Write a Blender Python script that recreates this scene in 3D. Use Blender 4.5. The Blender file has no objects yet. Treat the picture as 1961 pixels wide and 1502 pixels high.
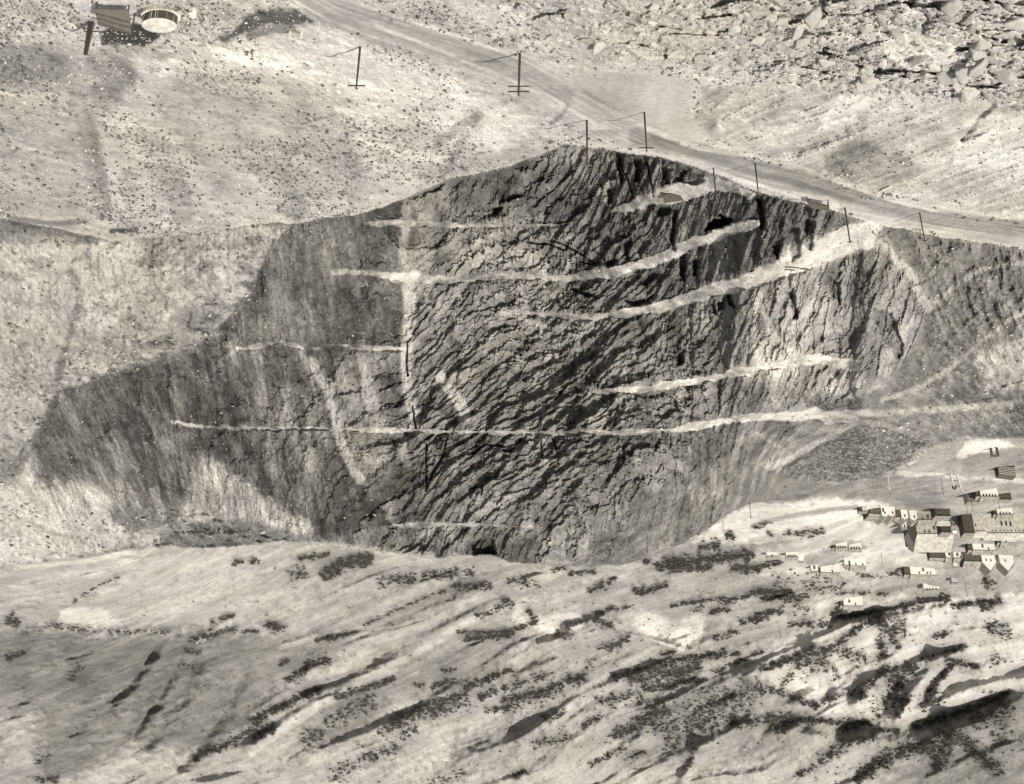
import bpy, bmesh, math, random
import numpy as np
from mathutils import Vector, Matrix

# ------------------------------------------------------------------ camera, sky, sun, exposure
# The print is shown upside down: the photographer's camera is simply rolled by 180 degrees.
scene = bpy.context.scene
W0, H0, FPX, PITCH, CAMH = 1961.0, 1502.0, 2700.0, math.radians(30.0), 160.0
cam_data = bpy.data.cameras.new("camera")
cam = bpy.data.objects.new("camera", cam_data)
scene.collection.objects.link(cam)
cam_data.sensor_width = 36.0
cam_data.lens = 36.0 * FPX / W0
cam_data.clip_start, cam_data.clip_end = 1.0, 6000.0
cam.location = (0, 0, CAMH)
FWD = Vector((0, math.cos(PITCH), -math.sin(PITCH)))
UPV = Vector((0, math.sin(PITCH), math.cos(PITCH)))
cam.matrix_world = Matrix(((-1, -UPV.x, -FWD.x, 0), (0, -UPV.y, -FWD.y, 0), (0, -UPV.z, -FWD.z, CAMH), (0, 0, 0, 1)))
scene.camera = cam

SUN_EL, SUN_AZ = math.radians(56.0), math.radians(228.0)   # azimuth clockwise from +Y: behind and left of the camera
sun_dir = Vector((math.sin(SUN_AZ) * math.cos(SUN_EL), math.cos(SUN_AZ) * math.cos(SUN_EL), math.sin(SUN_EL)))
world = bpy.data.worlds.new("World"); scene.world = world; world.use_nodes = True
wn = world.node_tree.nodes; wl = world.node_tree.links
wn.clear()
sky = wn.new("ShaderNodeTexSky"); sky.sky_type = 'NISHITA'; sky.sun_disc = False
sky.sun_elevation = SUN_EL; sky.sun_rotation = SUN_AZ; sky.dust_density = 2.0
hs = wn.new("ShaderNodeHueSaturation"); hs.inputs['Saturation'].default_value = 0.12
bg = wn.new("ShaderNodeBackground"); bg.inputs['Strength'].default_value = 0.115
wo = wn.new("ShaderNodeOutputWorld")
wl.new(sky.outputs[0], hs.inputs['Color']); wl.new(hs.outputs[0], bg.inputs['Color']); wl.new(bg.outputs[0], wo.inputs[0])
sd = bpy.data.lights.new("sun", 'SUN'); sd.energy = 4.5; sd.angle = math.radians(0.5); sd.color = (1.0, 0.965, 0.88)
so = bpy.data.objects.new("sun", sd); scene.collection.objects.link(so)
so.rotation_euler = sun_dir.to_track_quat('Z', 'Y').to_euler()
scene.view_settings.view_transform = 'Standard'
scene.view_settings.look = 'None'
scene.view_settings.exposure = 0.54
scene.view_settings.gamma = 1.0
rng = np.random.default_rng(7)
random.seed(7)

# ------------------------------------------------------------------ numpy noise
def _hash(ix, iy, iz, seed):
    h = (ix.astype(np.int64) * 374761393 + iy.astype(np.int64) * 668265263 + iz.astype(np.int64) * 2147483647 + seed * 1274126177) & 0xffffffff
    h = ((h ^ (h >> 13)) * 1274126177) & 0xffffffff
    h = ((h ^ (h >> 16)) * 2246822519) & 0xffffffff
    return (h ^ (h >> 15)) & 0xffffffff
def vnoise(x, y, z, seed=0):                      # value noise, about -1..1
    x0 = np.floor(x); y0 = np.floor(y); z0 = np.floor(z)
    fx = x - x0; fy = y - y0; fz = z - z0
    fx = fx * fx * (3 - 2 * fx); fy = fy * fy * (3 - 2 * fy); fz = fz * fz * (3 - 2 * fz)
    r = 0
    for dx in (0, 1):
        wx = fx if dx else 1 - fx
        for dy in (0, 1):
            wy = fy if dy else 1 - fy
            for dz in (0, 1):
                wz = fz if dz else 1 - fz
                r = r + wx * wy * wz * (_hash(x0 + dx, y0 + dy, z0 + dz, seed) / 2147483648.0 - 1.0)
    return r
def fbm(x, y, z, octv=4, seed=0, gain=0.5, ridged=False):
    a, r, n = 1.0, 0, 0.0
    for i in range(octv):
        v = vnoise(x * 2 ** i + 17.3 * i, y * 2 ** i - 9.1 * i, z * 2 ** i + 3.7 * i, seed + i)
        if ridged: v = 1 - 2 * np.abs(v)
        r = r + a * v; n += a; a *= gain
    return r / n
def worley(x, y, seed=0):                         # F1, F2, id hash, offset to the nearest point
    ix = np.floor(x); iy = np.floor(y)
    f1 = np.full(x.shape, 9.0); f2 = f1.copy(); hid = np.zeros(x.shape); ox = np.zeros(x.shape); oy = np.zeros(x.shape)
    for dx in (-1, 0, 1):
        for dy in (-1, 0, 1):
            cx = ix + dx; cy = iy + dy; z = np.zeros_like(cx)
            px = cx + _hash(cx, cy, z, seed) / 4294967296.0
            py = cy + _hash(cx, cy, z + 1, seed) / 4294967296.0
            d = np.hypot(x - px, y - py)
            c = d < f1
            f2 = np.where(c, f1, np.minimum(f2, d))
            hid = np.where(c, _hash(cx, cy, z + 2, seed) / 4294967296.0, hid)
            ox = np.where(c, x - px, ox); oy = np.where(c, y - py, oy)
            f1 = np.where(c, d, f1)
    return f1, f2, hid, ox, oy
def sstep(a, b, x):
    t = np.clip((x - a) / (b - a), 0, 1); return t * t * (3 - 2 * t)

# ------------------------------------------------------------------ the survey grid
STEP = 2.0
US = np.arange(-380, 2342, STEP); VS = np.arange(-130, 1640, STEP)
U, V = np.meshgrid(US, VS)
NV, NU = U.shape
def ray(u, v):
    a = (W0 / 2 - u) / FPX; b = (v - H0 / 2) / FPX
    return a, math.cos(PITCH) + b * math.sin(PITCH), -math.sin(PITCH) + b * math.cos(PITCH)
def lift(u, v, z):                                # point of height z on the line of sight u, v
    a, dy, dz = ray(u, v); t = (z - CAMH) / dz
    return a * t, dy * t, z + 0 * t
# natural wobble of every traced edge
WU = U + 7 * fbm(U / 38, V / 38, 0 * U, 3, 11) + 2.5 * vnoise(U / 7, V / 7, 0 * U, 12)
WV = V + 6 * fbm(U / 38, V / 38, 0 * U + 5, 3, 13) + 2.5 * vnoise(U / 7, V / 7, 0 * U, 14)

def tps(pts):
    p = np.array(pts, float); x = p[:, :2] / 1000.0; n = len(p)
    def k(r): return np.where(r > 0, r * r * np.log(r + 1e-12), 0)
    A = np.zeros((n + 3, n + 3)); d = np.hypot(x[:, None, 0] - x[None, :, 0], x[:, None, 1] - x[None, :, 1])
    A[:n, :n] = k(d) + np.eye(n) * 1e-3; A[:n, n] = 1; A[:n, n + 1:] = x; A[n, :n] = 1; A[n + 1:, :n] = x.T
    w = np.linalg.solve(A, np.concatenate([p[:, 2], [0, 0, 0]]))
    out = w[n] + w[n + 1] * U / 1000 + w[n + 2] * V / 1000
    for i in range(n):
        out = out + w[i] * k(np.hypot(U / 1000 - x[i, 0], V / 1000 - x[i, 1]))
    return out
def seg_dist(pts, uu, vv, closed=False):
    d = np.full(uu.shape, 1e9); t_all = np.zeros(uu.shape); sgn = np.zeros(uu.shape)
    m = len(pts); k = m if closed else m - 1
    for i in range(k):
        x0, y0 = pts[i][:2]; x1, y1 = pts[(i + 1) % m][:2]
        dx, dy = x1 - x0, y1 - y0; L = dx * dx + dy * dy + 1e-9
        t = np.clip(((uu - x0) * dx + (vv - y0) * dy) / L, 0, 1)
        q = np.hypot(uu - x0 - t * dx, vv - y0 - t * dy)
        c = q < d
        sgn = np.where(c, np.sign((uu - x0) * dy - (vv - y0) * dx), sgn)
        t_all = np.where(c, (i + t) / k, t_all); d = np.where(c, q, d)
    return d, t_all, sgn
def bbox(pts, pad):
    xs = [p[0] for p in pts]; ys = [p[1] for p in pts]
    i0 = int(np.clip((min(ys) - pad - VS[0]) / STEP, 0, NV)); i1 = int(np.clip((max(ys) + pad - VS[0]) / STEP + 1, 0, NV))
    j0 = int(np.clip((min(xs) - pad - US[0]) / STEP, 0, NU)); j1 = int(np.clip((max(xs) + pad - US[0]) / STEP + 1, 0, NU))
    return slice(i0, i1), slice(j0, j1)
def poly_mask(pts, feather=4, sharp=False):
    out = np.zeros(U.shape); si, sj = bbox(pts, feather * 2 + 14)
    uu = (U if sharp else WU)[si, sj]; vv = (V if sharp else WV)[si, sj]
    if uu.size == 0: return out
    ins = np.zeros(uu.shape, bool); m = len(pts)
    for i in range(m):
        x0, y0 = pts[i]; x1, y1 = pts[(i + 1) % m]
        if y0 == y1: continue
        c = ((y0 > vv) != (y1 > vv)) & (uu < (x1 - x0) * (vv - y0) / (y1 - y0) + x0)
        ins ^= c
    d, _, _ = seg_dist(pts, uu, vv, True)
    out[si, sj] = sstep(-feather, feather, np.where(ins, d, -d))
    return out
EDGE_N = fbm(U / 11, V / 8, 0 * U, 3, 15, .65)
EDGE_S = fbm(U / 26, V / 16, 0 * U, 3, 16, .45)
def fray(q):
    return np.clip(q + 3.2 * q * (1 - q) * EDGE_N * 1.3, 0, 1)
def stroke_mask(pts, w, sharp=False, soft=1.0, jag=0.0, jn=None):
    ws = [p[2] if len(p) > 2 else w for p in pts]
    wm = max(ws); out = np.zeros(U.shape); si, sj = bbox(pts, wm * 3 + 14)
    uu = (U if sharp else U * .5 + WU * .5)[si, sj]; vv = (V if sharp else V * .5 + WV * .5)[si, sj]
    if uu.size == 0: return out
    d, t, _ = seg_dist(pts, uu, vv)
    ww = np.interp(t, np.linspace(0, 1, len(ws)), ws)
    if jag: d = np.maximum(d + jag * ww ** .5 * (EDGE_N if jn is None else jn)[si, sj], 0)
    out[si, sj] = 1 - sstep(ww * (1 - .45 * soft), ww * (1 + .45 * soft) + .6, d)
    return out
def blur(a, s):
    n, m = a.shape; pad = int(3 * s)
    b = np.pad(a, pad, mode='edge')
    fy = np.fft.fftfreq(b.shape[0])[:, None]; fx = np.fft.rfftfreq(b.shape[1])[None]
    return np.fft.irfft2(np.fft.rfft2(b) * np.exp(-2 * (math.pi * s) ** 2 * (fx * fx + fy * fy)), b.shape)[pad:pad + n, pad:pad + m]
# ------------------------------------------------------------------ traced outlines (survey of the slope)
NEAR_RIM = [(-180, 425), (0, 418), (120, 440), (215, 462), (330, 452), (430, 440), (500, 428), (560, 430), (620, 418), (680, 412), (730, 398), (800, 370), (860, 342), (930, 330), (975, 318), (1030, 300), (1080, 277),
            (1130, 283), (1190, 292), (1260, 300), (1320, 318), (1385, 340), (1440, 365), (1500, 382), (1550, 392), (1595, 402), (1640, 418), (1690, 432), (1740, 440), (1800, 455), (1870, 462), (1937, 474), (2142, 500)]
CREST = [(-180, 1110), (0, 1086), (120, 1072), (230, 1055), (300, 1045), (400, 1050), (500, 1040), (590, 1035), (650, 1048), (740, 1057), (820, 1068), (850, 1066), (890, 1062), (950, 1066), (990, 1079),
         (1080, 1083), (1180, 1083), (1235, 1068), (1300, 1045), (1340, 1022), (1385, 990), (1420, 970), (1470, 955), (1500, 945), (1560, 925), (1640, 915), (1690, 905), (1745, 870), (1790, 850), (1850, 842), (2142, 830)]
def polyline_at(pts, x):
    p = np.array(pts, float); return np.interp(x, p[:, 0], p[:, 1])
wob = 2.2 * fbm(US / 16.0, 0 * US, 0 * US, 3, 31)
rimv = polyline_at(NEAR_RIM, US) + wob
crestv = polyline_at(CREST, US) + 1.6 * wob
near_m = V < rimv[None]            # near ground (camera side of the pit)
far_m = V > crestv[None]           # hills and town beyond the crest
pit_m = ~near_m & ~far_m

ZN = tps([(1234, 215, 0), (1446, 313, -19), (1618, 398, -27), (1761, 420, -36), (1935, 460, -44), (690, 90, 8), (995, 102, 11), (178, 43, 2), (1000, 0, 18), (1700, 50, 10), (1935, 0, 20), (1935, 200, -8),
          (1700, 300, -16), (0, 200, -16), (0, 430, -46), (300, 445, -44), (550, 430, -38), (800, 370, -24), (1080, 275, -9), (1300, 310, -16), (1500, 375, -26), (0, 0, 0), (300, 0, 8), (350, 250, -16), (1300, 160, 4),
          (-180, 430, -50), (2140, 480, -50), (2140, 0, 20), (-180, -120, 5), (1000, -120, 24), (2140, -120, 28)])
ZP = tps([(-180, 430, -50), (0, 430, -47), (300, 447, -44.5), (550, 432, -39), (700, 405, -50), (800, 372, -60), (930, 330, -66), (1080, 280, -72), (1300, 315, -50), (1450, 375, -37), (1595, 404, -27), (1690, 432, -32), (1935, 474, -46),
          (2140, 500, -50), (1080, 680, -45), (1000, 1080, -4), (1250, 1062, -14), (1400, 975, -32), (1640, 805, -35), (1780, 600, -37), (1935, 620, -36), (1935, 775, -58), (1935, 835, -72), (1750, 720, -42), (1600, 915, -90), (1700, 900, -96), (1500, 935, -70),
          (600, 1034, -14), (430, 1045, -22), (260, 1048, -34), (0, 1085, -48), (0, 900, -48), (0, 650, -48), (160, 640, -40), (340, 810, -34), (300, 600, -38), (600, 700, -38), (1450, 650, -34), (1640, 640, -33), (2140, 700, -40), (-180, 1100, -52)])
ZT = tps([(1640, 905, -102), (1700, 905, -96), (1560, 925, -98), (1500, 945, -104), (1745, 870, -92), (1850, 842, -80), (2140, 830, -80), (1880, 900, -108), (1700, 960, -138), (1935, 960, -146), (1935, 1100, -156), (1450, 990, -128), (1430, 1100, -154), (1200, 1100, -150), (1000, 1095, -142),
          (600, 1050, -122), (260, 1055, -60), (0, 1090, -54), (0, 1500, -96), (500, 1500, -100), (1000, 1500, -100), (1500, 1500, -104), (1935, 1500, -108), (0, 1250, -95), (400, 1250, -122), (1000, 1280, -142), (1935, 1280, -150), (-180, 1100, -58), (-180, 1630, -85), (1000, 1630, -85), (2140, 1630, -95), (2140, 1100, -158)])

_ri = np.clip(((rimv - VS[0]) / STEP).astype(int), 0, NV - 1)
_dl = (ZN - ZP)[_ri, np.arange(NU)] * np.maximum(1 - sstep(540, 680, US), sstep(1560, 1640, US))
ZP = ZP + _dl[None] * np.exp(-np.maximum(V - rimv[None], 0) / 70.0)
# ------------------------------------------------------------------ benches cut into the wall
BENCHES = [
    [(700, 428, 3), (760, 427, 9), (800, 427, 7), (900, 433, 5), (1000, 432, 4), (1090, 428, 2)],
    [(1170, 405, 4), (1230, 385, 13), (1300, 365, 17), (1370, 352, 14), (1440, 372, 6)],
    [(640, 523, 5), (720, 525, 9), (790, 532, 15), (860, 536, 9), (960, 528, 7), (1080, 532, 7), (1170, 522, 8), (1250, 500, 9), (1330, 466, 10), (1400, 440, 10), (1450, 430, 8)],
    [(955, 592, 3), (1040, 604, 6), (1130, 608, 7), (1210, 600, 8), (1280, 584, 10), (1350, 562, 11), (1430, 538, 15), (1500, 512, 19), (1570, 482, 24), (1640, 456, 28), (1680, 445, 24)],
    [(455, 668, 4), (540, 655, 5), (590, 670, 5), (640, 660, 4), (700, 665, 4), (775, 669, 4)],
    [(1105, 738, 4), (1150, 752, 7), (1230, 746, 7), (1310, 732, 6), (1400, 716, 7), (1480, 700, 8), (1560, 690, 11), (1640, 698, 10)],
    [(335, 809, 3), (380, 815, 4), (440, 819, 4), (560, 821, 3), (700, 824, 4), (860, 827, 4), (1000, 829, 5), (1150, 829, 5), (1280, 823, 5), (1350, 812, 6), (1440, 800, 6), (1560, 796, 10), (1640, 796, 12), (1780, 786, 7), (1960, 776, 7), (2142, 770, 7)],
    [(745, 1006, 3), (790, 1006, 7), (860, 1004, 5), (1020, 1009, 2)],
]
BENCHES = [[(x, y, max(2.4, w * (.8 if x < 1150 else 1.0))) for x, y, w in b] for b in BENCHES]
bench = np.zeros(U.shape)
for b in BENCHES: bench = np.maximum(bench, stroke_mask(b, 6, soft=.18, jag=2.2, jn=EDGE_S + .25 * EDGE_N))
soft_pit = poly_mask([(560, 430), (800, 370), (930, 328), (1080, 276), (1260, 300), (1440, 364), (1600, 402), (1650, 440), (1740, 520), (1780, 600), (1740, 700), (1660, 750), (1640, 805), (1430, 965), (1300, 1045), (1180, 1085), (1000, 1082), (820, 1068), (600, 1035), (500, 1010), (350, 960), (100, 1000), (40, 920), (110, 750), (260, 700), (420, 650), (480, 560), (520, 460)], 14)
def taper(b):
    q = stroke_mask(b, 6); L = 70.0; u0, u1 = b[0][0], b[-1][0]
    q = q * sstep(0, L, U - u0) * (sstep(0, L, u1 - U) if u1 < 1900 else 1)
    return q
r = np.ones(U.shape)
for b in BENCHES: r = np.minimum(r, 1 - taper(b))
k = 0.15
E = np.cumsum((r - blur(r, 34)) * soft_pit * k * STEP, axis=0)
E = E - blur(E, 60)
_k = np.exp(-.5 * (np.arange(-18, 19) / 6.0) ** 2); _k /= _k.sum()
E = np.apply_along_axis(lambda a: np.convolve(np.pad(a, 18, mode='edge'), _k, 'valid'), 1, E)
ZP = ZP + E * sstep(0, 25, V - rimv[None]) * sstep(0, 25, crestv[None] - V)

# ------------------------------------------------------------------ wall blocks, pits, spurs (relief in metres of height)
def add(Z, pts, h, w, mask=None):
    si, sj = bbox(pts, w * 3)
    d, t, _ = seg_dist(pts, (U * .4 + WU * .6)[si, sj], (V * .4 + WV * .6)[si, sj])
    g = h * np.exp(-(d / w) ** 2)
    if mask is not None: g = g * mask[si, sj]
    Z[si, sj] += g
def side(Z, pts, h, w, fall):                     # a step along a line: one side stands higher, fading away
    si, sj = bbox(pts, fall * 2.5)
    d, t, s = seg_dist(pts, WU[si, sj], WV[si, sj])
    sd = d * s
    Z[si, sj] += h * np.tanh(sd / w) * np.exp(-(d / fall) ** 2)
RECESS = [  # shadow patches of the wall, shaped as cuts and darkened in tone
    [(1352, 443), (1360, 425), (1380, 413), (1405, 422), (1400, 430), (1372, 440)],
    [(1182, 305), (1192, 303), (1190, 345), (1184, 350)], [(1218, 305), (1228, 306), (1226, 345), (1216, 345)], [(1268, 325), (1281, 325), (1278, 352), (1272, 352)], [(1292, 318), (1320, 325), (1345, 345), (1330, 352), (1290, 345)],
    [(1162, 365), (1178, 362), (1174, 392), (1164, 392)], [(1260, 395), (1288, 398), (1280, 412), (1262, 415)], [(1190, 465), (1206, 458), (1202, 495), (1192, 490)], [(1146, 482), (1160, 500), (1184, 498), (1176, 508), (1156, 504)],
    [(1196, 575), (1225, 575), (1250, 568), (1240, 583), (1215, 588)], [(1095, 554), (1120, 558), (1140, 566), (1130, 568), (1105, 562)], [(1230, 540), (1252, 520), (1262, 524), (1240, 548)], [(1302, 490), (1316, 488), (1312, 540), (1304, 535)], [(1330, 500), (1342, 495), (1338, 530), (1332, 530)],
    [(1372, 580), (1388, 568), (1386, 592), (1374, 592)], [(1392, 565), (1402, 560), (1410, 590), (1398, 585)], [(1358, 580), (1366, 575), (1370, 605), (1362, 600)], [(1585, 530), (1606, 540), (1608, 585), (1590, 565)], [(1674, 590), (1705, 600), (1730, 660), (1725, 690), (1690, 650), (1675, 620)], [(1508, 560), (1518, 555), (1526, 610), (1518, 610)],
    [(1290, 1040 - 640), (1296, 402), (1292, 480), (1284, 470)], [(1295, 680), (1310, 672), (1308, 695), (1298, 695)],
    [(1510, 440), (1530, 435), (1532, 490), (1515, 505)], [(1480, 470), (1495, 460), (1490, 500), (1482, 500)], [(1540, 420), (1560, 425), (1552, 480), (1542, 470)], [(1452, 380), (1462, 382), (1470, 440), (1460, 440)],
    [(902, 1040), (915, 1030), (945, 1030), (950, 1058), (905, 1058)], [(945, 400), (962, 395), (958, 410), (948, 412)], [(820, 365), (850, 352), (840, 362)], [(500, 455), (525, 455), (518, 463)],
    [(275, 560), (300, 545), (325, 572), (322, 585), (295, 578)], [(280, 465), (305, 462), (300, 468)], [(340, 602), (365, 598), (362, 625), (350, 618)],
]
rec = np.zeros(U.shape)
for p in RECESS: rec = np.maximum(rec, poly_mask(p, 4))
SLITS = [[(1010, 462), (1050, 468), (1080, 478)], [(1060, 462), (1085, 472), (1120, 490), (1140, 505)], [(1110, 500), (1135, 506)], [(781, 655), (778, 700), (781, 720)], [(789, 780), (796, 820)], [(857, 838), (848, 875), (830, 900), (815, 940)], [(818, 845), (815, 890), (816, 930)],
         [(1000, 840), (980, 865), (962, 862)], [(1060, 838), (1066, 860)], [(1035, 842), (1038, 880)], [(1085, 740), (1062, 765)], [(905, 870), (930, 850), (965, 855)], [(920, 950), (925, 930), (905, 935)],
         [(1180, 290), (1215, 380)], [(1240, 310), (1250, 375)], [(900, 560), (880, 590)], [(820, 600), (790, 640)]]
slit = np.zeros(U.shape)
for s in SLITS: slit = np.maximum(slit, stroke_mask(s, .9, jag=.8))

# ground position of the smooth surface, used to feed every noise
Z = np.where(near_m, ZN, np.where(far_m, ZT, ZP))
X0, Y0, _ = lift(U, V, Z)
depr = -ray(U, V)[2] / np.hypot(*ray(U, V)[:2])
sn = depr / np.hypot(1, depr)                    # sine of the viewing depression
bare = np.zeros(U.shape)
# wall relief -------------------------------------------------------
XL, ZL = X0, Z
wl_, wr_ = 1 - sstep(650, 930, WU + .12 * (V - 600) + 70 * fbm(U / 50, V / 50, 0 * U, 3, 45)), sstep(1130, 1380, WU + 40 * fbm(U / 60, V / 60, 0 * U, 2, 44))
wm_ = np.clip(1 - wl_ - wr_, 0, 1)
tilt = -.22 + .40 * sstep(330, 600, U)
vw = 2.5 * fbm(XL / 14, ZL / 14, 0 * XL, 3, 50)
vert = .65 * fbm((XL + tilt * ZL + vw) / 3.0, Y0 / 14, ZL / 13, 6, 51, .74) * 2.4 + .35 * fbm((XL + tilt * ZL + vw) / 6.0, Y0 / 20, ZL / 14, 4, 58, .55, True)
big0 = fbm(XL / 12, ZL / 12, Y0 / 12, 3, 60)
c, s_ = math.cos(math.radians(38)), math.sin(math.radians(38))
bendy = 6 * fbm(XL / 30, ZL / 30, 0 * XL, 2, 52)
fa = (XL * c + ZL * s_ + bendy); fb = (-XL * s_ + ZL * c)
fa2 = (XL * math.cos(.32) + ZL * math.sin(.32) + bendy); fb2 = (-XL * math.sin(.32) + ZL * math.cos(.32) + bendy)
fdir = -.32 + .9 * fbm(XL / 30, ZL / 22, 0 * XL, 2, 59)
fc, fs = np.cos(fdir), np.sin(fdir)
fold = 2.0 * fbm((XL * fc - ZL * fs) / 3.6 + .4 * vert + big0, (XL * fs + ZL * fc + .5 * bendy) / 1.5, Y0 / 30, 5, 53, .78)
f1, f2, hid, ox, oy = worley((fa2 + 2.0 * vert) / 5.5, (fb2 + 1.0 * fold) / 1.6, 5)
h1, h2, hih, hx, hy = worley((fa2 + 3 * big0) / 12 + .3 * fold, (fb2 + 2 * big0) / 3.8 + .25 * vert, 6)
m1, m2, him, mx_, my_ = worley((fa2 + 1.5 * big0) / 2.4 + .3 * vert, (fb2 + big0) / 1.1 + .3 * fold, 8)
slab = (hid - .5) * .8 + (ox * 1.0 - oy * 2.2) * 1.4 + (hih - .5) * 1.3 + (hx * 1.2 - hy * 2.2) * 2.0 + (him - .5) * .4 + (mx_ - 2 * my_) * .7
f1b, f2b, hidb, oxb, oyb = worley((XL + .2 * ZL) / 2.9 + .45 * vert + .3 * big0, ZL / 5.0 + .35 * fold, 9)
colm = (hidb - .5) * 1.1 + oxb * 2.0 + oyb * 1.2
rubb = 1.3 * fbm(XL / 3.0, Y0 / 4.0, ZL / 3.0, 5, 57, .66)
relief = wl_ * (2.0 * vert + .35 * colm + .8 * rubb + 1.3 * big0 + .22 * slab) + wm_ * (.95 * fold + .60 * slab + .5 * rubb + .6 * big0) + wr_ * (.7 * vert + .8 * colm + 1.2 * rubb + .35 * fold + .35 * slab)
big = fbm(XL / 22, Y0 / 22, ZL / 30, 3, 61)
ribs = fbm((XL + .2 * ZL) / 8 + .6 * big0, ZL / 40, 0 * XL, 3, 62)
relief = relief + (2.6 * big + 3.2 * ribs * (wr_ + .5 * wm_)) * soft_pit
relief = .45 * relief + .55 * blur(relief, .9)
lowface = sstep(830, 930, V)
relief *= (1 - .25 * lowface)
pale_left = poly_mask([(-180, 500), (150, 540), (110, 740), (60, 840), (40, 1000), (250, 1060), (-180, 1110)], 16)
spk = poly_mask([(150, 545), (180, 475), (300, 455), (500, 440), (560, 430), (510, 470), (470, 560), (400, 640), (260, 700), (118, 745)], 8)
shoulder = pit_m * (1 - soft_pit)
YG = np.where(pit_m, Y0 + Z, np.where(near_m, Y0 - .6 * Z, Y0))
SPILL = [([(775, 385), (778, 430), (772, 480), (780, 520)], 6, .60), ([(780, 545), (787, 600), (776, 660), (778, 700), (785, 760), (796, 822)], 8, .74), ([(845, 720), (870, 760), (893, 790), (885, 800)], 9, .72), ([(598, 690), (625, 745), (640, 790), (648, 815)], 7, .60), ([(645, 825), (662, 870), (690, 920)], 8, .60), ([(690, 690), (712, 760), (730, 815)], 6, .52), ([(770, 840), (782, 890)], 7, .58), ([(960, 595), (1000, 612), (1045, 628), (1030, 650)], 5, .64), ([(1460, 590), (1490, 650), (1540, 690)], 6, .72), ([(520, 480), (530, 560), (525, 640)], 6, .46), ([(740, 970), (750, 1000)], 5, .6)]
spill = np.zeros(U.shape)
for p_, w_, t_ in SPILL: spill = np.maximum(spill, .8 * fray(stroke_mask(p_, w_, jag=3.0)))
wall_amp = (1 - .6 * spill) * soft_pit * (1 - .85 * bench) * (1 - .55 * pale_left)
ZP2 = relief * wall_amp * .44
grit = fbm(X0 / 1.6, YG / 2.2, 0 * X0, 4, 71, .74)
lump = fbm(X0 / 9, YG / 9, 0 * X0, 4, 72)
sh_st = fbm((X0 + Y0 * .5) / 1.6 + lump, (Y0 - .5 * X0) / 12, 0 * X0, 4, 76, .65)
ZP2 += shoulder * (1.0 * grit + 2.0 * lump + 1.4 * sh_st * sstep(1600, 1700, U))
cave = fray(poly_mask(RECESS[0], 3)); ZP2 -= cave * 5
ZP2 -= rec * 2.3 * (.3 + .7 * sstep(600, 700, U)) + slit * 1.2 * soft_pit
ZP2 += .4 * grit * bench
edge = sstep(0, 10, V - rimv[None]) * sstep(0, 5, crestv[None] - V)
Z = Z + np.where(pit_m, ZP2 * (.35 + .65 * edge), 0)
# near ground -------------------------------------------------------
ZROAD = [(540, -40, 26), (640, 20, 30), (760, 62, 30), (880, 100, 33), (990, 140, 40), (1070, 185, 40), (1160, 235, 42), (1280, 285, 26), (1400, 318, 24), (1520, 352, 25), (1640, 392, 24), (1780, 420, 22), (1937, 447, 22), (2142, 475, 22)]
road_m = stroke_mask(ZROAD, 25, soft=1.0, jag=1.5)
yard_m = poly_mask([(1060, 150), (1130, 135), (1260, 135), (1330, 160), (1320, 215), (1380, 260), (1300, 290), (1120, 262), (1085, 235), (1110, 190)], 14)
flat_n = np.maximum(road_m, yard_m)
boul_m = poly_mask([(900, -140), (980, 20), (1060, 85), (1160, 118), (1300, 125), (1440, 148), (1560, 160), (1640, 170), (1750, 180), (1860, 190), (2142, 200), (2142, -140)], 14)
streak_m = poly_mask([(1340, 165), (1560, 165), (1760, 195), (1940, 195), (2142, 210), (2142, 440), (1937, 415), (1760, 385), (1600, 348), (1480, 300), (1340, 250)], 12) * (1 - road_m)
f1, f2, hid, ox, oy = worley(X0 / 3.4 + .35 * lump, Y0 / 2.6 + .35 * grit, 21)
g1, g2, hig, gx, gy = worley((X0 * .62 + Y0 * .78) / 6.0 + .3 * lump, (X0 * .78 - Y0 * .62) / 12 + .3 * lump, 23)
bs = .35 + .65 * sstep(1000, 1700, U - .6 * V)
blocks = ((hid - .5) * 1.5 + ox * .7 + oy * .9 - 1.1 * np.exp(-((f2 - f1) / .13) ** 2)) + ((hig - .5) * 3.4 + gx * 1.6 + gy * 2.2 - 2.0 * np.exp(-((g2 - g1) / .08) ** 2)) * sstep(-.2, .5, lump + bs - .5)
SLAB = poly_mask([(1690, 85), (1735, 55), (1800, 75), (1850, 110), (1830, 145), (1740, 135), (1705, 110)], 5)
qd = (X0 * .62 + Y0 * .78) / 8.5 + .9 * fbm(X0 / 12, Y0 / 12, 0 * X0, 4, 77, .6) + .5 * (hig - .5)
led = 1 - (qd - np.floor(qd)); qe = qd * 2.7 + 3 * lump; led2 = 1 - (qe - np.floor(qe))
Zb = (blocks * .85 + 4.2 * led * sstep(-.25, .35, lump + .5 * bs) + .9 * led2) * bs * (1 - SLAB) * .62 + 1.0 * SLAB + .4 * grit
st = fbm((X0 * .8 - Y0 * .6) / 1.7 + 1.2 * lump, (X0 * .6 + Y0 * .8) / 14, 0 * X0, 4, 75, .6)
ZN2 = (1 - flat_n) * (.5 * grit + 1.4 * lump * (1 - .5 * boul_m)) + boul_m * (1 - flat_n) * Zb + streak_m * 1.15 * st
add(ZN2, [(165, 230), (175, 300), (195, 400)], -2.2, 16); add(ZN2, [(330, 240), (370, 320), (440, 420)], -1.6, 26); add(ZN2, [(240, 260), (270, 400)], 1.8, 26); add(ZN2, [(840, 335), (880, 262), (905, 235)], -2.0, 12)
add(ZN2, [(760, 300), (860, 200)], 1.5, 26); add(ZN2, [(205, 105), (240, 150), (205, 170)], -1.6, 16); add(ZN2, [(1560, 160), (1480, 215), (1380, 250)], 2, 18); add(ZN2, [(1640, 230), (1520, 290)], -2, 14); add(ZN2, [(1900, 200), (1840, 262)], -1.8, 8)
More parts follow.
